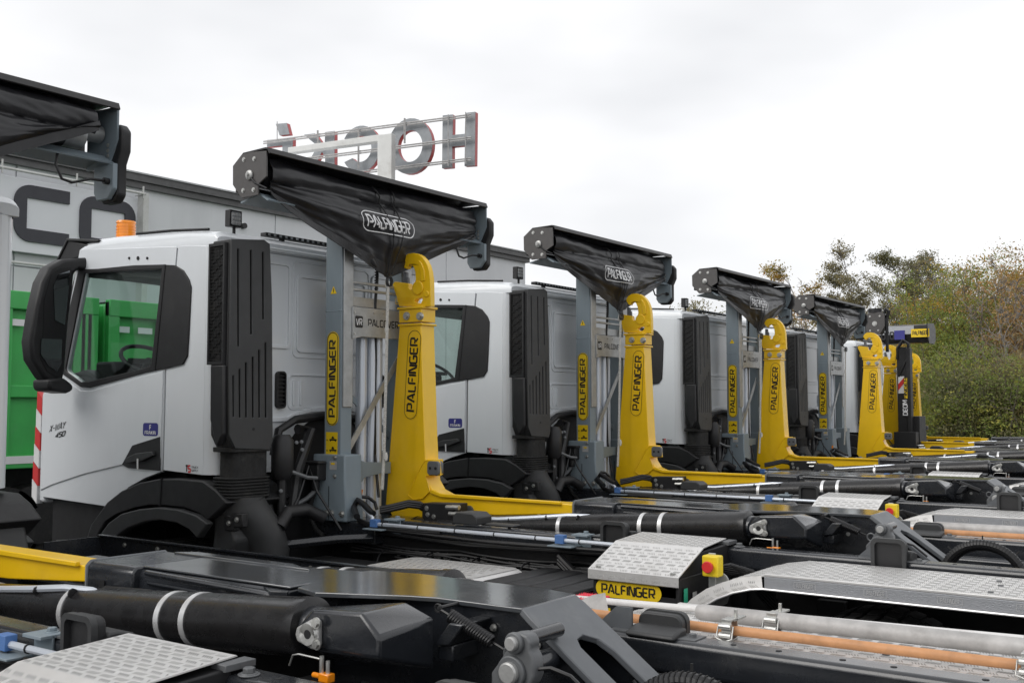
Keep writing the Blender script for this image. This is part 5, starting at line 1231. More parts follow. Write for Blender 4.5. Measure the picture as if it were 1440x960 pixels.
# ------------------------------------------------------------------ the row of trucks
bpy.context.view_layer.update()
tag(truck, 'white truck whose whole cab, door, mirror and amber roof beacon are in view', 'truck', 'hooklift trucks parked side by side')
def kids(o): return [c for c in bpy.data.objects if c.parent == o]
tree_ = {truck: kids(truck)}
for c in list(tree_[truck]): tree_[c] = kids(c)
FS, RS, TS, AS = set(FRONT), set(REAR), set(TARPKIT), set(ARM)
CABNAMES = ('cab', 'mudguard', 'mirror', 'engine_bay', 'cab_step', 'wheel', 'air_intake', 'work_lamp', 'beacon', 'light_bar')
def place(dF, dR, label, arm=(0, 0), tarp=True, skip=(), sleeve=0, cabdx=0):
    r = truck.copy(); COL.objects.link(r); r.location = (truck.location.x+dF[0], truck.location.y+dF[1], 0); r['label'] = label
    for c in tree_[truck]:
        if not tarp and c in TS: continue
        if c.name.split('.')[0] in skip: continue
        d = c.copy(); COL.objects.link(d); d.parent = r
        off = [0, 0]
        if c in RS: off = [dR[0]-dF[0], dR[1]-dF[1]]
        if c in AS: off = [dR[0]-dF[0]+arm[0], dR[1]-dF[1]+arm[1]]
        if c.name.startswith('sleeve'): off[0] += sleeve
        if c in FS and c.name.split('.')[0] in CABNAMES: off[0] += cabdx
        d.location = (off[0], off[1], 0)
        for g in tree_.get(c, []):
            e = g.copy(); COL.objects.link(e); e.parent = d
    return r
MASTP = ('mast_post', 'mast_base', 'maker_plate', 'cross_plate', 'gusset_plate', 'lift_cylinders', 'diagonal_brace', 'slide_rails', 'mast_cable', 'drag_chain', 'warning_triangle', 'instruction_sticker', 'rating_plate', 'control_box')
t1 = place((.10, -3.48), D1, 'nearest truck, cropped at left, its fat black cylinder and dark lift frame filling the foreground', sleeve=-.12, arm=(-.1, 0), cabdx=-.145)
t3 = place((-.13, 3.53), (-.105, 3.43), 'truck just beyond the whole cab, its door sticker visible right of the first yellow hook', arm=(.06, 0))
t4 = place((-.165, 7.13), (-.18, 7.06), 'truck whose rounded rear side window peeks out right of the second yellow hook', arm=(.10, 0))
t5 = place((-.31, 10.8), (-.23, 10.5), 'farthest truck with a black tarp, its hook the widest of the three clustered ones', arm=(.36, -.1))
t6 = place((-.36, 14.3), (-.60, 13.9), 'truck without tarp whose hook is the middle one of the clustered three', arm=(.0, 0), tarp=False, skip=MASTP)
t7 = place((-.9, 17.8), (-1.0, 17.2), 'farthest truck of the row, slim yellow hook against the autumn bushes', arm=(-.1, 0), tarp=False, skip=MASTP)
# the nearest truck's cloth is gathered higher: its own sheet
ZA, ZB = PX(135, 172, -5.12).z, PX(0, 206, -5.02).z; YA, YB = PX(135, 172, -5.12).y+3.48, PX(0, 206, -5.02).y+3.48
def sheet1(s, t):
    y = TN+.06+s*(TF_-TN-.15); k = (ZA-ZB)/(YA-YB); zl = ZB+(y-YB)*k; y_end = YA
    a = radians(112-min(1, t/.5)*150); r = .10+.012*noise.noise(Vector((s*7, t*4, 1)))
    x = RC[0]+.03+cos(a)*r*1.15; z = RC[1]+.02+sin(a)*r
    if t > .5: f = (t-.5)/.5; z = z+(zl-z)*f; x += .05*sin(pi*f*.8)
    z = max(z, min(zl, RC[1]+.11)) if t <= .5 else z
    wr = noise.noise(Vector((s*11+t*3, t*7-s*5, 9)))*.014+noise.noise(Vector((s*30-t*20, t*12, 5)))*.006
    return Vector((x+wr+.05, y, z+wr*.3))
mb = MB(); S1 = .80
vs = [sheet1(i/NS*(YA-TN-.06)/(TF_-TN-.15), j/NT) for i in range(NS+1) for j in range(NT+1)]
mb.add(vs, [(i*(NT+1)+j, (i+1)*(NT+1)+j, (i+1)*(NT+1)+j+1, i*(NT+1)+j+1) for i in range(NS) for j in range(NT)])
hem = [sheet1(i/NS*(YA-TN-.06)/(TF_-TN-.15), 1.0) for i in range(NS+1)]
ORG = [-3.0, 5.7, 0]
c1_cloth = finish(mb, 'tarpaulin', 'tarp', t1, smooth=80)
mb = MB(); n_ = len(hem); V = [h+Vector((.006, 0, .002)) for h in hem]+[h+Vector((.004, 0, -.052)) for h in hem]
mb.add(V, [(i, i+1, n_+i+1, n_+i) for i in range(n_-1)]); finish(mb, 'hem', 'tarp', c1_cloth)
mb = MB(); mb.tube([(RC[0]+.03, TN+.02, RC[1]-.03), (RC[0]+.03, TF_-.26, RC[1]-.03)], .085, 20); finish(mb, 'rolled_cloth', 'tarp', c1_cloth)
mb = MB(); mb.tube([(RC[0]+.03, TF_-.26, RC[1]-.03), (RC[0]+.03, TF_-.14, RC[1]-.03)], .075, 20); finish(mb, 'roller_core', 'galvanised', c1_cloth)
for c in list(bpy.data.objects):
    if c.parent == t1 and c is not c1_cloth and c.name.split('.')[0] in ('tarpaulin', 'tie_cords', 'hanging_rope'):
        for g in [g for g in bpy.data.objects if g.parent == c]: bpy.data.objects.remove(g)
        bpy.data.objects.remove(c)
ORG = [0, 0, 0]
ORG = [-3.0, 5.7, 0]
for k_, (tt, ap_, dp_, sd_) in enumerate(((t3, .53, .95, 3.7), (t4, .56, .92, 8.1), (t5, .50, .98, 14.3))):
    SEED[:] = [sd_, ap_, dp_]
    old = [c for c in bpy.data.objects if c.parent == tt and c.name.startswith('tarpaulin')][0]
    mb = MB(); mb.add([sheet(i/NS, j/NT) for i in range(NS+1) for j in range(NT+1)], [(i*(NT+1)+j, (i+1)*(NT+1)+j, (i+1)*(NT+1)+j+1, i*(NT+1)+j+1) for i in range(NS) for j in range(NT)])
    nc = finish(mb, 'tarpaulin', 'tarp', tt, smooth=80); hem_of(nc); lettering_of(nc)
    for g in [g for g in bpy.data.objects if g.parent == old]:
        if g.name.startswith('rolled'): g.parent = nc
        else: bpy.data.objects.remove(g)
    bpy.data.objects.remove(old)
ORG = [0, 0, 0]
# the sixth truck's winding box and the seventh's grey roller box and black column
def local(o_): global ORG; ORG = [o_.location.x, o_.location.y, 0]
local(t6)
cx6 = PY(1230, 455, 18.9); mb = MB()
pts = [(cx6.x-.20, cx6.z-.10), (cx6.x-.20, cx6.z+.10), (cx6.x-.09, cx6.z+.20), (cx6.x+.13, cx6.z+.20), (cx6.x+.17, cx6.z+.16), (cx6.x+.17, cx6.z-.05), (cx6.x+.08, cx6.z-.19), (cx6.x-.08, cx6.z-.19)]
mb.prism(pts, 18.9, 18.93, 'y'); e6 = finish(mb, 'roller_end_plate', 'end_plate', t6)
mb = MB(); mb.bolt((cx6.x, 18.9, cx6.z), (0, -1, 0), .03, .02)
for q in ((-.08, .13), (.09, .13), (-.08, -.12), (.06, -.12)): mb.bolt((cx6.x+q[0], 18.9, cx6.z+q[1]), (0, -1, 0), .012, .012)
finish(mb, 'plate_bolts', 'bolt_steel', e6)
mb = MB(); mb.prism([(p[0]*.96+cx6.x*.04, p[1]*.97+cx6.z*.03) for p in pts], 18.93, 19.1, 'y'); finish(mb, 'roller_housing', 'tarp_housing', t6)
mb = MB(); mb.cyl((cx6.x-.02, 19.0, cx6.z+.2), (cx6.x-.02, 19.0, cx6.z+.27), .12, 14); mb.tube([(cx6.x+.14, 19, cx6.z+.18), (cx6.x+.17, 19, cx6.z+.26), (cx6.x+.22, 19, cx6.z+.22), (cx6.x+.18, 19, cx6.z+.1), (cx6.x+.18, 19, cx6.z-.5)], .03, 8)
finish(mb, 'cable_reel', 'hose_black', t6)
local(t7)
a7 = PY(1300, 463, 21.5); mb = MB(); X1 = PY(1304, 460, 21.5).x; X0 = PY(1240, 470, 21.5).x-.1
zt7 = PY(1300, 455, 21.5).z; zb7 = PY(1300, 481, 21.5).z; hh7 = zt7-zb7
mb.prism([(21.5, zt7-.02), (21.9, zt7+.02), (22.0, zt7-.08), (22.0, zb7+.08), (21.9, zb7), (21.6, zb7), (21.5, zb7+.16)], X0, X1, 'x')
rb = finish(mb, 'roller_box', 'tarp_housing', t7, bevel=.01)
mb = MB(); mb.box(X0, X1-.25, 21.485, 21.498, zb7+.17, zt7-.03); finish(mb, 'box_skin', 'alu_dark', rb)
mb = MB(); mb.prism([(21.45, zt7), (21.9, zt7+.03), (22.03, zt7-.08), (22.03, zb7+.06), (21.9, zb7-.02), (21.55, zb7-.02), (21.45, zb7+.15)], X1, X1+.02, 'x'); finish(mb, 'box_end', 'tarp_housing', rb)
q = PY(1252, 472, 21.48); mb = MB(); put_text(mb, 'DEOM', lambda a, b, e: (q.x+a, 21.478-e, q.z+b), .34, .13, .22); finish(mb, 'box_lettering', 'decal_black', rb)
q = PY(1265, 471, 21.48); mb = MB(); mb.box(q.x-.10, q.x+.10, 21.474, 21.484, q.z-.09, q.z+.09); finish(mb, 'blue_badge', 'decal_blue', rb)
q = PY(1294, 468, 21.48); fq = lambda a, b, e: (q.x+a, 21.478-e, q.z+b); mb = MB(); mb.box(q.x-.17, q.x+.17, 21.474, 21.484, q.z-.08, q.z+.08); finish(mb, 'yellow_badge', 'decal_yellow', rb)
mb = MB(); put_text(mb, 'PALFINGER', lambda a, b, e: (q.x+a, 21.470-e, q.z+b), .28, .07, .2); finish(mb, 'badge_lettering', 'decal_black', rb)
YC7 = 19.6
def c7(u, v): return PY(u, v, YC7)
mb = MB(); l, r_ = c7(1263, 600), c7(1277, 480); mb.box(l.x, l.x+.17, YC7, YC7+.3, .9, c7(1263, 488).z); mb.box(r_.x-.03, r_.x+.04, YC7-.05, YC7+.1, .9, c7(1270, 490).z)
mb.tube([c7(1262, 505), c7(1262, 490), c7(1270, 478), c7(1277, 483), c7(1277, 500)], .03, 8); mb.tube([c7(1264, 530), c7(1275, 505)], .02, 6)
mb.box(c7(1278, 590).x, c7(1291, 590).x, YC7+.1, YC7+.5, .95, c7(1280, 585).z); mb.box(c7(1263, 600).x-.05, c7(1290, 600).x, YC7-.1, YC7+.6, .9, c7(1270, 607).z)
col7 = finish(mb, 'loader_column', 'black_plastic', t7, bevel=.01)
mb = MB(); mb.box(c7(1263.5, 540).x, c7(1272, 540).x, YC7-.012, YC7-.002, c7(1265, 553).z, c7(1265, 529).z); wp = finish(mb, 'warning_board', 'decal_white', t7)
mb = MB(); mb.prism([(c7(1263.5,549).x, c7(1263.5,549).z), (c7(1272,538).x, c7(1272,538).z), (c7(1272,530).x, c7(1272,530).z), (c7(1263.5,540).x, c7(1263.5,540).z)], YC7-.018, YC7-.011, 'y'); finish(mb, 'red_stripe', 'decal_red', wp)
mb = MB(); mb.box(c7(1272.5, 540).x, c7(1277, 540).x, YC7-.065, YC7-.052, c7(1274, 560).z, c7(1274, 531).z); yp = finish(mb, 'yellow_badge', 'decal_yellow', t7)
q = c7(1274.8, 546); mb = MB(); put_text(mb, 'FINGER', lambda a, b, e: (q.x-b, YC7-.066-e, q.z+a), .38, .045, .2); finish(mb, 'badge_lettering', 'decal_black', yp)
q = c7(1274.2, 573); mb = MB(); put_text(mb, 'DEOM', lambda a, b, e: (q.x-b, YC7-.056-e, q.z+a), .26, .07, .24); finish(mb, 'column_lettering', 'decal_white', col7)
ORG = [0, 0, 0]

# ------------------------------------------------------------------ tools clamped on the far mudguards
def tools(dx, dy, who, n):
    o0 = (dx, dy)
    def M(mb, name, m, label, cat, grp=None, **k):
        for i, v in enumerate(mb.v): mb.v[i] = (v[0]+dx, v[1]+dy, v[2])
        o = finish(mb, name, m, None, **k); return tag(o, label, cat, grp)
    z = 1.20
    mb = MB(); mb.tube([(-.60, 3.43, z), (-2.07, 3.365, z)], .0165, 12)
    if n == 1: mb.tube([(-2.06, 3.365, z), (-2.12, 3.365, z)], [.0165, .010], 12)
    br = M(mb, 'broom', 'wood_pole', 'orange wooden broom handle lying along the far mudguard of the %s' % who, 'broom')
    br2 = MB(); br2.box(-2.34+dx, -2.22+dx, 3.55+dy, 3.76+dy, 1.172, 1.19); hd = finish(br2, 'broom_head', 'red_bristle', br)
    br2 = MB()
    for i in range(16):
        for j in range(14):
            x, y = -2.34+i*.0075, 3.55+j*.015; br2.add([(x+dx, y+dy, 1.188), (x+.006+dx, y+dy, 1.188), (x+.009+dx+random.uniform(-.01, .01), y+.01+dy, 1.197)], [(0, 1, 2)])
    o = finish(br2, 'bristles', 'red_bristle', hd); o['kind'] = 'stuff'
    mb = MB(); mb.tube([PZ(u, v, 1.186) for u, v in ((705,832),(757,836.5))], .010, 12); mb.tube([PZ(u, v, 1.186) for u, v in ((757,836.5),(856,845),(1130,869),(1440,898))], .013, 12)
    M(mb, 'white_pole', 'white_pole', 'thin white painted pole clamped on the far mudguard of the %s' % who, 'pole')
    mb = MB(); mb.tube([(-1.735, 3.56, z+.012), (-1.72, 3.56, z+.012), (-.10, 3.66, z+.012)], [.024, .029, .029], 16)
    M(mb, 'scaffold_tube', 'weathered_pole', 'thick weathered grey tube clamped between white pole and broom handle on the %s' % who, 'tube')
    if n == 1:
        mb = MB(); a, b, c, d = PZ(822, 851, 1.20), PZ(862, 868, 1.20), PZ(858, 847, 1.24), PZ(835, 837, 1.24)
        a, b, c, d = PY(806, 848, 3.46), PY(856, 861, 3.42), PY(851, 833, 3.46), PY(833, 836, 3.50)
        V = [a, b, c, d]; V += [v+Vector((-.002, .003, -.002)) for v in V]; mb.add(V, [(0, 1, 2, 3), (7, 6, 5, 4), (0, 4, 5, 1), (1, 5, 6, 2), (2, 6, 7, 3), (3, 7, 4, 0)])
        o = finish(mb, 'shovel', 'weathered_pole', None); tag(o, 'bare grey steel shovel blade sticking up beside the red broom head', 'shovel')
    pos = ((-1.55, 3.385), (-1.47, 3.58), (-.635, 3.43), (-.60, 3.62)) if n == 1 else ((-.95, 3.60),)
    for i, (x, y) in enumerate(pos):
        mb = MB(); mb.holed([(y-.028, z-.03), (y+.028, z-.03), (y+.028, z+.04), (y-.028, z+.04)], [rrect(y-.024, y+.024, z-.026, z+.034, .01, 2)], x, x+.035, 'x')
        for k in range(2): mb.tube([(x-.004, y-.034, z-.012+.03*k), (x+.039, y-.034, z-.012+.03*k)], .011, 10)
        mb.tube([(x-.008, y-.03, z+.02), (x-.012, y-.045, z-.02), (x+.02, y-.048, z-.03), (x+.045, y-.045, z-.02), (x+.043, y-.03, z+.02)], .0035, 6)
        mb.box(x+.0, x+.035, y+.0, y+.10, z+.030, z+.036); mb.box(x+.02, x+.03, y+.03, y+.04, z+.03, z+.065)
        where = ['wooden handle, left one of the two', 'thick tube near its cut end', 'wooden handle close to the right edge', 'thick tube close to the right edge'][i] if n == 1 else 'thick tube'
        M(mb, 'pole_clamp', 'bolt_steel', 'galvanised spring clamp round the %s, on the %s' % (where, who), 'clamp', 'spring clamps holding the poles', bevel=.001)
tools(0, 0, 'nearest truck', 1)
tools(-D1[0]-.02, -D1[1], 'complete-cab truck', 2)

# ------------------------------------------------------------------ building with the big letters
BXW = -18.0
def bz(u, v): p = PX(u, v, BXW); return p.y, p.z
yE = bz(739, 359)[0]; zR = (bz(168.7, 242)[1]+bz(739, 359)[1])/2
bld = empty('warehouse', (BXW, 12, 0)); tag(bld, 'long pale grey flat-roofed hall with huge dark letters on its wall behind the trucks', 'building')
ORG = [BXW, 12, 0]
mb = MB(); mb.box(BXW-30, BXW-.06, -30, yE-.05, 0, zR-.1); finish(mb, 'hall_core', 'wall_panel', bld)
k = 0; y = -20.0
for row in range(4):
    z0 = zR-.12-1.9*(row+1) if row < 3 else 0
    z1 = zR-.12-1.9*row
    y = -14.0
    while y < yE-.01:
        y1 = min(y+6.0, yE); 
        mb = MB(); mb.box(BXW-.06, BXW, y+.012, y1-.012, max(z0, 0)+.012, z1-.012); finish(mb, 'wall_panel', 'wall_panel', bld, bevel=.006, seg=1); y = y1
mb = MB(); mb.box(BXW-.3, BXW+.16, -30, yE+.12, zR-.12, zR+.02); mb.box(BXW-.2, BXW+.10, -30, yE+.08, zR-.24, zR-.118); finish(mb, 'roof_edge', 'fascia', bld)
mb = MB(); mb.box(BXW-.3, BXW+.19, -30, yE+.14, zR+.02, zR+.05); finish(mb, 'roof_flashing', 'galvanised', bld)
# sign panel with lamp rail
ys, zs = bz(203, 270); zt_ = bz(100, 258)[1]; ztop = bz(1, 238)[1]; zbt = bz(20, 355)[1]
mb = MB(); mb.box(BXW+.10, BXW+.16, -10, bz(196, 300)[0]-.08, zbt, ztop-.12); sp_ = finish(mb, 'sign_board', 'sign_panel', bld, bevel=.01)
mb = MB()
for zz_ in (ztop-.04, zbt-.22): mb.tube([(BXW+.35, -10, zz_), (BXW+.35, ys-.22, zz_)], .025, 8)
for i in range(24):
    yy = ys-.27-i*1.4
    for zz_ in (ztop-.04, zbt-.22): mb.tube([(BXW+.1, yy, zz_-.02), (BXW+.38, yy, zz_-.02)], .012, 5); mb.box(BXW+.34, BXW+.37, yy-.010, yy+.010, zz_-.10, zz_+.14)
mb.box(BXW+.16, BXW+.35, bz(192.5, 300)[0]-.1, bz(200, 300)[0]-.1, 0.5, ztop-.02)
finish(mb, 'lamp_rail', 'dirty_white_steel', sp_)
def blet(outer, inner, nm):
    q0 = BXW+.16; mb = MB()
    return outer
def lp(pts): return [bz(u, v) for u, v in pts]
# letters in wall coordinates, from their corners
cy0, cy1 = bz(18, 300)[0]-.08, bz(95, 300)[0]-.08; cz1 = bz(40, 263)[1]; cz0 = bz(40, 342)[1]
st_ = (cy1-cy0)*.22
def cshape(a, b, c, d, t, r=.30):
    o = []
    for cx, cz, s0 in ((a+r, d-r, 90), (a+r, c+r, 180)):
        for i in range(9): ang = radians(s0+90*i/8); o.append((cx+r*cos(ang), cz+r*sin(ang)))
    return [(b, d)]+o+[(b, c), (b, c+t), (a+t, c+t), (a+t, d-t), (b, d-t)]
mb = MB(); mb.prism(cshape(cy0, cy1, cz0, cz1, st_), BXW+.162, BXW+.20, 'x'); finish(mb, 'letter', 'sign_dark', sp_)
oy0, oy1 = bz(110, 300)[0]-.08, bz(187.5, 300)[0]-.08
mb = MB(); mb.holed(rrect(oy0, oy1, cz0, cz1, .30, 6), [[(oy0+st_, cz0+st_), (oy1-st_, cz0+st_), (oy1-st_, cz1-st_), (oy0+st_, cz1-st_)]], BXW+.162, BXW+.20, 'x'); finish(mb, 'letter', 'sign_dark', sp_)
mb = MB()
for (u, v) in ((157, 300),): pass
yv = bz(346, 300)[0]; mb.prism(circ(yv-.1, bz(346, 319)[1], .06, 14), BXW, BXW+.1, 'x'); finish(mb, 'wall_vent', 'black_plastic', bld)
ORG = [0, 0, 0]

# ------------------------------------------------------------------ roof letters seen from behind, gantry
SD = Vector((cos(TH), sin(TH), 0))
def onray(u, v, dist):
    r = Vector(ray(u, v)); return Vector((0, 0, EYE))+r*(dist/FPX)
def depth_on(u, v, P0, nrm):
    r = Vector(ray(u, v)); o = Vector((0, 0, EYE)); t = (P0-o).dot(nrm)/r.dot(nrm); return o+r*t
ang_l = math.atan2(-2440-720, hypot(FPX, 92)); dirh = Vector((sin(ang_l), cos(ang_l), 0))     # direction in camera-yaw frame
right = Vector((cos(TH), sin(TH), 0)); fwd = Vector((-sin(TH), cos(TH), 0))
sdir = -(right*dirh.x+fwd*dirh.y).normalized(); snrm = Vector((-sdir.y, sdir.x, 0))
P0 = onray(640, 200, 27.0)
Q0 = depth_on(670, 235, P0, snrm); Q0z = Q0.z
def sc_(u, v): q = depth_on(u, v, P0, snrm); return ((q-Q0).dot(sdir), q.z-Q0z)
def sg(a, z, o): return Q0+sdir*a+snrm*o+Vector((0, 0, z))
SIGN = empty('roof_sign', (Q0.x, Q0.y, 0)); tag(SIGN, 'large roof letters seen from behind on thin rails, grey backs with red sides', 'sign')
ORG = [Q0.x, Q0.y, 0]
def letter(outer, holes, name='letter'):
    O = [sc_(*p) for p in outer]; Hs = [[sc_(*p) for p in h] for h in holes]
    tmp = MB(); tmp.holed(O, Hs, 0, 1, 'z')
    mb = MB(); mb.add([sg(x, y, -.0 if z < .5 else .02) for x, y, z in tmp.v], tmp.f); o = finish(mb, name, 'sign_back', SIGN)
    mb = MB(); 
    for l in [O]+Hs:
        m_ = len(l); V = [sg(a, z, .02) for a, z in l]+[sg(a, z, .15) for a, z in l]
        mb.add(V, [(i, (i+1) % m_, m_+(i+1) % m_, m_+i) for i in range(m_)])
    tf = MB(); tf.holed(O, Hs, 0, 1, 'z'); mb.add([sg(x, y, .15 if z < .5 else .16) for x, y, z in tf.v], tf.f)
    finish(mb, 'letter_side', 'sign_red', o)
def zt(x, y): return (370+x/4.5, 150+y/4.5)
letter([zt(*p) for p in ((1136,56),(1200,50),(1198,180),(1276,172),(1279,40),(1342,33),(1338,372),(1274,376),(1276,246),(1196,254),(1196,385),(1132,390))], [])
oc = []; ic = []
for i in range(32):
    a = 2*pi*i/32; oc.append(zt(930+140*cos(a), 250-176*sin(a)-14*cos(a))); ic.append(zt(930+78*cos(a), 250-100*sin(a)-8*cos(a)))
letter(oc, [ic])
cc = []
for i in range(27): a = radians(150-i*(300/26)); cc.append(zt(617+120*cos(a), 268-147*sin(a)-12*cos(a)))
for i in range(25): a = radians(-140+i*(280/24)); cc.append(zt(617+68*cos(a), 268-82*sin(a)-8*cos(a)))
letter(cc, [])
letter([zt(*p) for p in ((392,162),(450,154),(450,388),(392,392),(392,320),(372,285),(318,385),(262,392),(345,250),(258,178),(326,170),(376,240),(390,228))], [])
letter([zt(*p) for p in ((24,212),(186,194),(184,420),(24,430),(24,382),(122,374),(122,326),(40,330),(40,286),(122,280),(122,246),(24,256))], [])
letter([zt(*p) for p in ((80,110),(148,104),(166,176),(104,182))], [], 'accent')
mb = MB()
for (a, b) in (((20,228),(1330,58)), ((20,366),(1330,200)), ((560,425),(1330,333))):
    for dv in (0, 13): p, q = sc_(*zt(a[0], a[1]+dv)), sc_(*zt(b[0], b[1]+dv)); mb.tube([sg(p[0], p[1], -.12), sg(q[0], q[1], -.12)], .022, 5)
for x, y0, y1 in ((112,104,215),(368,160,290),(625,150,400),(916,84,240),(1190,60,385),(1300,45,372)):
    p, q = sc_(*zt(x, y0)), sc_(*zt(x, y1)); mb.tube([sg(p[0], p[1], -.16), sg(q[0], q[1], -.16)], .035 if x in (916, 368, 625) else .015, 4)
finish(mb, 'mounting_rails', 'weathered_pole', SIGN)
GAN = empty('steel_gantry', (Q0.x, Q0.y, 0)); tag(GAN, 'stained white steel post and crossbeam carrying the roof letters', 'frame')
g0, g1 = sc_(*zt(285, 322)), sc_(*zt(870, 248)); P = lambda a, z, o: sg(a, z, o)
mb = MB(); dz_ = (sc_(*zt(285, 300))[1]-sc_(*zt(285, 345))[1])*.8
for i in range(1):
    za, zb2 = g0[1], g1[1]
    V = [sg(g0[0], za-dz_/2, -.9), sg(g1[0], zb2-dz_/2, -.9), sg(g1[0], zb2+dz_/2*1.3, -.9), sg(g0[0], za+dz_/2, -.9)]; V += [v+snrm*.22 for v in V]
    mb.add(V, [(0, 1, 2, 3), (7, 6, 5, 4), (0, 4, 5, 1), (1, 5, 6, 2), (2, 6, 7, 3), (3, 7, 4, 0)])
finish(mb, 'crossbeam', 'dirty_white_steel', GAN, bevel=.02)
c0_, c1_ = sc_(*zt(848, 300)), sc_(*zt(936, 300)); zt__ = sc_(*zt(880, 228))[1]
mb = MB(); V = [sg(c0_[0], -8, -.95), sg(c1_[0], -8, -.95), sg(c1_[0], zt__, -.95), sg(c0_[0], zt__, -.95)]; V += [v+snrm*.2 for v in V]
mb.add(V, [(0, 1, 2, 3), (7, 6, 5, 4), (0, 4, 5, 1), (1, 5, 6, 2), (2, 6, 7, 3), (3, 7, 4, 0)]); finish(mb, 'gantry_post', 'dirty_white_steel', GAN, bevel=.02)
ORG = [0, 0, 0]

# ------------------------------------------------------------------ green refuse bodies behind the cabs
def green(y0, y1, label, gate):
    r = empty('refuse_body', (-12.5, y0, 0)); tag(r, label, 'container', 'green refuse containers')
    global ORG; ORG = [-12.5, y0, 0]; x = -12.3; zt = PX(60, 412, -12.3).z; zb = PX(40, 658, -12.3).z
    mb = MB(); mb.box(x-2.2, x-.1, y0, y1, zb, zt-.05); b = finish(mb, 'container_body', 'green_paint', r, bevel=.03)
    mb = MB(); mb.box(x-2.15, x-.12, y0+.05, y1-.05, zt-.05, zt-.02); finish(mb, 'added_bounce_cover', 'rubber', b)  # unseen dark sheet, added to cut green bounce onto the hall wall
    mb = MB()
    n = max(2, int((y1-y0)/.7))
    for i in range(n+1): yy = y0+(y1-y0-.16)*i/n; mb.box(x-.1, x, yy, yy+.16, zb, zt-.02)
    mb.box(x-.1, x+.01, y0, y1, zt-.22, zt); mb.box(x-.1, x+.01, y0, y1, zb, zb+.16); mb.box(x-.1, x-.03, y0, y1, zb+.85, zb+1.0)
    finish(mb, 'container_ribs', 'green_paint', b, bevel=.012)
    mb = MB(); mb.box(x+.011, x+.016, y0, y1, zb+.06, zb+.15)
    for i in range(int((y1-y0)/.35)): mb.box(x-.028, x-.022, y0+.1+i*.35, y0+.32+i*.35, zt-.42, zt-.34)
    finish(mb, 'reflective_stripe', 'decal_white', b)
    mb = MB()
    for i in range(4 if 'gap' in label else 0): mb.tube([(x+.05, y0+.2+.15*i, zt-.1), (x+.1, y0+.3+.1*i, zt-.5-.1*i), (x+.03, y0+.15+.2*i, zb+.6)], .015, 6)
    if mb.v: finish(mb, 'hoses', 'hose_black', b)
    for yy in (y0+.7, y1-.7):
        mb = MB(); mb.tube([(x-.1, yy, .5), (x-.4, yy, .5)], .5, 26); mb.cyl((x-.05, yy, .5), (x-.11, yy, .5), .22, 16); finish(mb, 'wheel', 'rubber', r)
    mb = MB(); mb.box(x-2.1, x-.5, y0+.1, y1-.1, .6, zb); finish(mb, 'chassis', 'deep_black', r)
    ORG = [0, 0, 0]
ya_ = PX(24, 500, -12.3).y; yb_ = PX(60, 500, -12.3).y; yc_ = PX(128, 500, -12.3).y
green(ya_-1.6, yb_+.3, 'green refuse body in the gap left of the complete cab', True)
green(yb_+.42, yc_+.1, 'narrow green refuse body just behind the mirror of the complete cab', True)
green(yc_+.25, yc_+6.5, 'long ribbed green refuse body seen through the side window of the complete cab', True)

# ------------------------------------------------------------------ ground
mb = MB(); mb.add([(-400, -200, 0), (400, -200, 0), (400, 600, 0), (-400, 600, 0)], [(0, 1, 2, 3)]); g = finish(mb, 'ground', 'soil'); tag(g, kind='structure'); 
mb = MB(); mb.add([(-60, -30, .006), (30, -30, .006), (30, 30, .006), (-60, 30, .006)], [(0, 1, 2, 3)]); g = finish(mb, 'yard', 'asphalt'); tag(g, kind='structure')

# ------------------------------------------------------------------ trees and shrubs
def leaf(mb, c, s, rnd):
    n = Vector((rnd.gauss(0, 1), rnd.gauss(0, 1), rnd.gauss(0, 1))).normalized(); a = n.orthogonal().normalized(); b = n.cross(a)
    t = rnd.uniform(0, 6.28); u = a*cos(t)+b*sin(t); v = n.cross(u)
    l, w_ = s*rnd.uniform(.7, 1.3), s*rnd.uniform(.35, .55)
    mb.add([c-u*l*.5, c+v*w_*.5+u*l*.05, c+u*l*.5, c-v*w_*.5+u*l*.05], [(0, 1, 2, 3)])
def grow(rnd, base, h, spread, levels, droop=0, nb=9, twist=.25, lean=None):
    """returns branch polylines with radii and twig tips"""
    segs = []; tips = []
    def br(p, d, L_, r, lev):
        n = 6; pts = [p.copy()]; q = p.copy(); dd = d.copy()
        for i in range(n):
            dd = (dd+Vector((rnd.gauss(0, twist), rnd.gauss(0, twist), rnd.gauss(0, twist*.5)-droop*(lev > 0)))*.35).normalized(); q = q+dd*(L_/n); pts.append(q.copy())
        segs.append((pts, r, r*.12 if lev == 0 else r*.3))
        if lev >= levels: tips.extend(pts[2:]); return
        k = nb if lev == 0 else max(3, int(nb*(.62 if lev == 1 else .5)))
        for j in range(k):
            f = (.22+.75*(j+rnd.random())/k) if lev == 0 else rnd.uniform(.25, 1)
            i = min(n-1, int(f*n)); s = pts[i].lerp(pts[i+1], f*n-i)
            a = rnd.uniform(0, 2*pi); el = rnd.uniform(.25, .9)
            nd = (dd*el+Vector((cos(a), sin(a), rnd.uniform(-.05, .4)))*spread).normalized()
            br(s, nd, L_*rnd.uniform(.30, .50)*(1-.72*f if lev == 0 else .85), max(.013, r*.42*(1-.5*f)), lev+1)
    br(base.copy(), Vector((0, 0, 1)) if lean is None else lean.normalized(), h, h*.007+.025, 0)
    return segs, tips
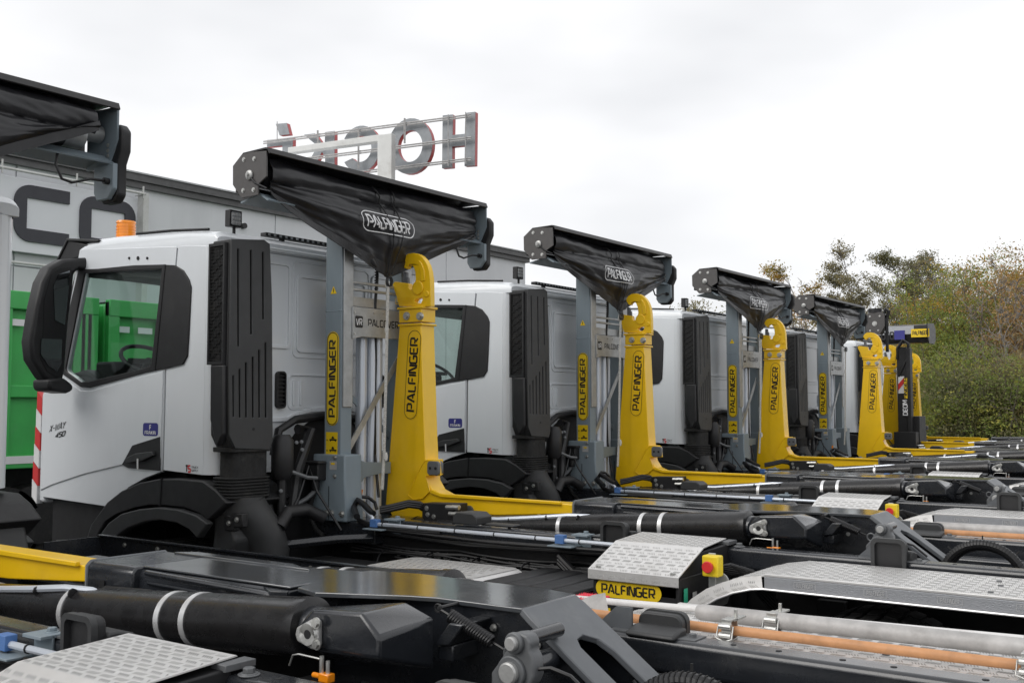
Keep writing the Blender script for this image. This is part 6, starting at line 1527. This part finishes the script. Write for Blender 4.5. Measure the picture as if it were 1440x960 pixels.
def tree(x, y, h, kind, label, cat='tree', seed=0, dens=26, lsize=.16, spread=.8, levels=3, nb=10, grp='trees beyond the yard', droop=0, leafm='leaf_green', rad=.45, zmin=.0, lean=None):
    rnd = random.Random(seed); base = Vector((x, y, 0))
    r = empty(kind, (x, y, 0)); tag(r, label, cat, grp)
    global ORG; ORG = [x, y, 0]
    segs, tips = grow(rnd, base, h, spread, levels, droop, nb, lean=lean)
    mb = MB()
    for p, r0, r1 in segs:
        mb.tube(p, r0, 6 if r0 > .04 else 3, False, r1)
    finish(mb, 'trunk', 'bark' if dens > 6 else 'bare_twig', r)
    if dens:
        mb = MB()
        for t in tips:
            if t.z < zmin: continue
            cl_ = noise.noise(t*.8+Vector((seed, 0, 0)))
            k = int(dens*.30*max(.06, .55+cl_*1.3)*rnd.uniform(.1, 1.9)+rnd.random())
            for _ in range(k):
                leaf(mb, t+Vector((rnd.gauss(0, rad*.8), rnd.gauss(0, rad*.8), rnd.gauss(0, rad*.6))), lsize*.62*rnd.uniform(.6, 1.3), rnd)
        o = finish(mb, 'crown', leafm, r)
    ORG = [0, 0, 0]
def top_at(u, v, dist):
    p = onray(u, v, dist); return p.x, p.y, p.z
def T_(u, v, dist, **k):
    x, y, z = top_at(u, v, dist); tree(x, y, EYE+(z-EYE)*.90 if z > 4 else z, k.pop('kind'), k.pop('label'), **k)
T_(1133, 372, 44, kind='fir_tree', label='ragged dark conifer left of the tall thin trees', seed=3, dens=7, lsize=.16, spread=1.2, droop=.12, nb=17, leafm='leaf_olive', rad=.17)
T_(1085, 430, 47, kind='low_tree', label='low olive tree between the middle tarp and the last tarp', seed=35, dens=12, lsize=.2, leafm='leaf_olive', rad=.4)
T_(1178, 352, 47, kind='thin_tree', label='thin tree with golden leaf patches right of the conifer', seed=5, dens=6, lsize=.17, spread=.8, nb=17, leafm='leaf_autumn', rad=.17)
T_(1218, 338, 46, kind='thin_tree', label='tall loose grey-green tree, the leftmost of the tall ones', seed=15, dens=9, lsize=.17, spread=.75, nb=17, leafm='leaf_olive', rad=.17)
T_(1252, 334, 49, kind='thin_tree', label='tall loose olive tree above the three clustered hooks', seed=8, dens=11, lsize=.17, spread=.75, nb=17, leafm='leaf_dark', rad=.17)
T_(1290, 330, 48, kind='thin_tree', label='tallest loose dark tree above the grey roller box', seed=11, dens=9, lsize=.16, spread=.7, nb=17, leafm='leaf_dark', rad=.17)
T_(1322, 326, 50, kind='thin_tree', label='slender tree leaning right with a sparse top', seed=12, dens=5, lsize=.15, spread=.55, nb=17, leafm='leaf_olive', rad=.17, lean=Vector((.05, .0, 1)))
for i, (u, v, d, lab) in enumerate(((1352, 345, 43, 'bare spindly tree with forked top left of the rust one'), (1376, 360, 41, 'bare thin stem rising from the green bushes'), (1398, 352, 40, 'bare thin tree between the bushes and the right edge'), (1420, 372, 37, 'bare twiggy tree near the right edge'))):
    T_(u, v, d, kind='bare_tree', label=lab, seed=30+i, dens=4, lsize=.14, spread=.5, nb=13, leafm=('leaf_olive', 'leaf_green', 'leaf_autumn', 'leaf_rust')[i], rad=.25)
T_(1452, 375, 34, kind='autumn_tree', label='golden brown oak cut by the right edge', seed=50, dens=10, lsize=.17, spread=1.0, nb=12, leafm='leaf_autumn', rad=.3, zmin=4.5)
T_(958, 418, 75, kind='low_tree', label='distant olive tree above the middle truck roof', seed=60, dens=14, lsize=.3, leafm='leaf_olive', rad=.6)
T_(990, 424, 78, kind='low_tree', label='distant olive tree left of the middle tarp', seed=61, dens=14, lsize=.3, leafm='leaf_olive', rad=.6)
T_(1030, 432, 74, kind='low_tree', label='distant low tree behind the middle tarp', seed=62, dens=14, lsize=.3, leafm='leaf_dark', rad=.6)
T_(1118, 428, 60, kind='low_tree', label='brownish low tree behind the last tarp', seed=63, dens=14, lsize=.25, leafm='leaf_rust', rad=.5)
T_(1160, 440, 55, kind='low_tree', label='dense low tree under the conifer', seed=64, dens=20, lsize=.22, leafm='leaf_olive', rad=.5)
T_(1220, 425, 52, kind='low_tree', label='dark undergrowth tree behind the clustered hooks', seed=65, dens=22, lsize=.2, leafm='leaf_dark', rad=.45)
T_(1262, 418, 50, kind='low_tree', label='dark undergrowth tree behind the roller box', seed=66, dens=24, lsize=.2, leafm='leaf_dark', rad=.45)
# bushy growth at the right
def shrub(x, y, h, w_, label, leafm, seed, n=9000, ls=.13):
    rnd = random.Random(seed); r = empty('shrub', (x, y, 0)); tag(r, label, 'shrub', 'shrubs along the yard edge')
    global ORG; ORG = [x, y, 0]; mb = MB(); ends = []
    for i in range(16):
        a = rnd.uniform(0, 2*pi); e = Vector((x+cos(a)*w_*rnd.uniform(.1, .9), y+sin(a)*w_*rnd.uniform(.1, .9), h*rnd.uniform(.6, 1.05)))
        b = Vector((x+rnd.uniform(-.3, .3), y+rnd.uniform(-.3, .3), 0)); mid = b.lerp(e, .5)+Vector((rnd.gauss(0, .2), rnd.gauss(0, .2), 0)); pts = [b, mid, e]; mb.tube(pts, .035, 4, False, .008); ends.append(pts)
        for j in range(7):
            f = rnd.uniform(.3, 1); p = b.lerp(mid, f*2) if f < .5 else mid.lerp(e, f*2-1); q = p+Vector((rnd.gauss(0, .5), rnd.gauss(0, .5), rnd.uniform(0, .7))); mb.tube([p, q], .010, 3, False, .004); ends.append([p, p.lerp(q, .5), q])
    finish(mb, 'stem', 'bark', r)
    mb = MB(); per = n//len(ends)
    for pts in ends:
        for c_ in range(rnd.randint(2, 5)):
            f = rnd.random()**.6; p = pts[0].lerp(pts[1], f*2) if f < .5 else pts[1].lerp(pts[2], f*2-1)
            p = p+Vector((rnd.gauss(0, .28), rnd.gauss(0, .28), rnd.gauss(0, .22))); sz = rnd.uniform(.10, .30)
            for _ in range(int(per*.42*rnd.uniform(.3, 1.7)*(sz/.2))):
                leaf(mb, p+Vector((rnd.gauss(0, sz), rnd.gauss(0, sz), rnd.gauss(0, sz*.5))), ls*rnd.choice((.6, .8, 1.2)), rnd)
    finish(mb, 'foliage', leafm, r); ORG = [0, 0, 0]
for i, (u, v, d, lab) in enumerate(((1330, 372, 36, 'thin pale stem left of the middle of the bushes'), (1362, 385, 35, 'thin pale stem rising from the tall green bush'), (1388, 398, 31, 'thin pale trunk just left of the rust coloured growth'), (1406, 372, 31, 'straight pale trunk among the rusty stems'), (1413, 410, 29.5, 'short thin stem among the rusty stems'), (1431, 380, 30, 'straight pale trunk close to the right edge'), (1437, 345, 34, 'tall bare stem touching the right edge'))):
    x, y, z = top_at(u, v, d); tree(x, y, z, 'bare_tree', lab, seed=330+i, dens=2.0, lsize=.12, spread=.5, nb=10, leafm='leaf_rust', rad=.2, levels=3)
S_ = [(1318, 392, 34, 2.0, 'leaf_green', 'yellow-green bush directly right of the farthest hook', 1.0),
      (1345, 378, 35, 2.0, 'leaf_autumn', 'bush with orange patches behind the roller box end', .8),
      (1368, 385, 33, 2.0, 'leaf_green', 'tall green bush in the middle of the autumn growth'), 
      (1398, 372, 33, 2.1, 'leaf_green', 'tallest green bush left of the rusty stems'),
      (1425, 398, 32, 1.9, 'leaf_rust', 'rust coloured bush near the right edge'),
      (1455, 415, 31, 1.8, 'leaf_rust', 'rust coloured bush cut by the right edge'),
      (1300, 432, 38, 1.8, 'leaf_autumn', 'orange-tinted bush just behind the slim far hook'),
      (1338, 505, 30, 1.5, 'leaf_green', 'low green bush at the foot of the growth, right of the far hook'),
      (1378, 500, 29, 1.6, 'leaf_dark', 'low dark bush at the centre of the yard edge'),
      (1418, 520, 28, 1.5, 'leaf_green', 'low light green bush below the rust coloured one'),
      (1450, 510, 28, 1.5, 'leaf_olive', 'low olive bush at the right edge')]
for i, s in enumerate(S_):
    x, y, z = top_at(s[0], s[1], s[2]); shrub(x, y, z, s[3], s[5], s[4], 200+i, n=13000, ls=.085)
print('objects', len(bpy.data.objects))
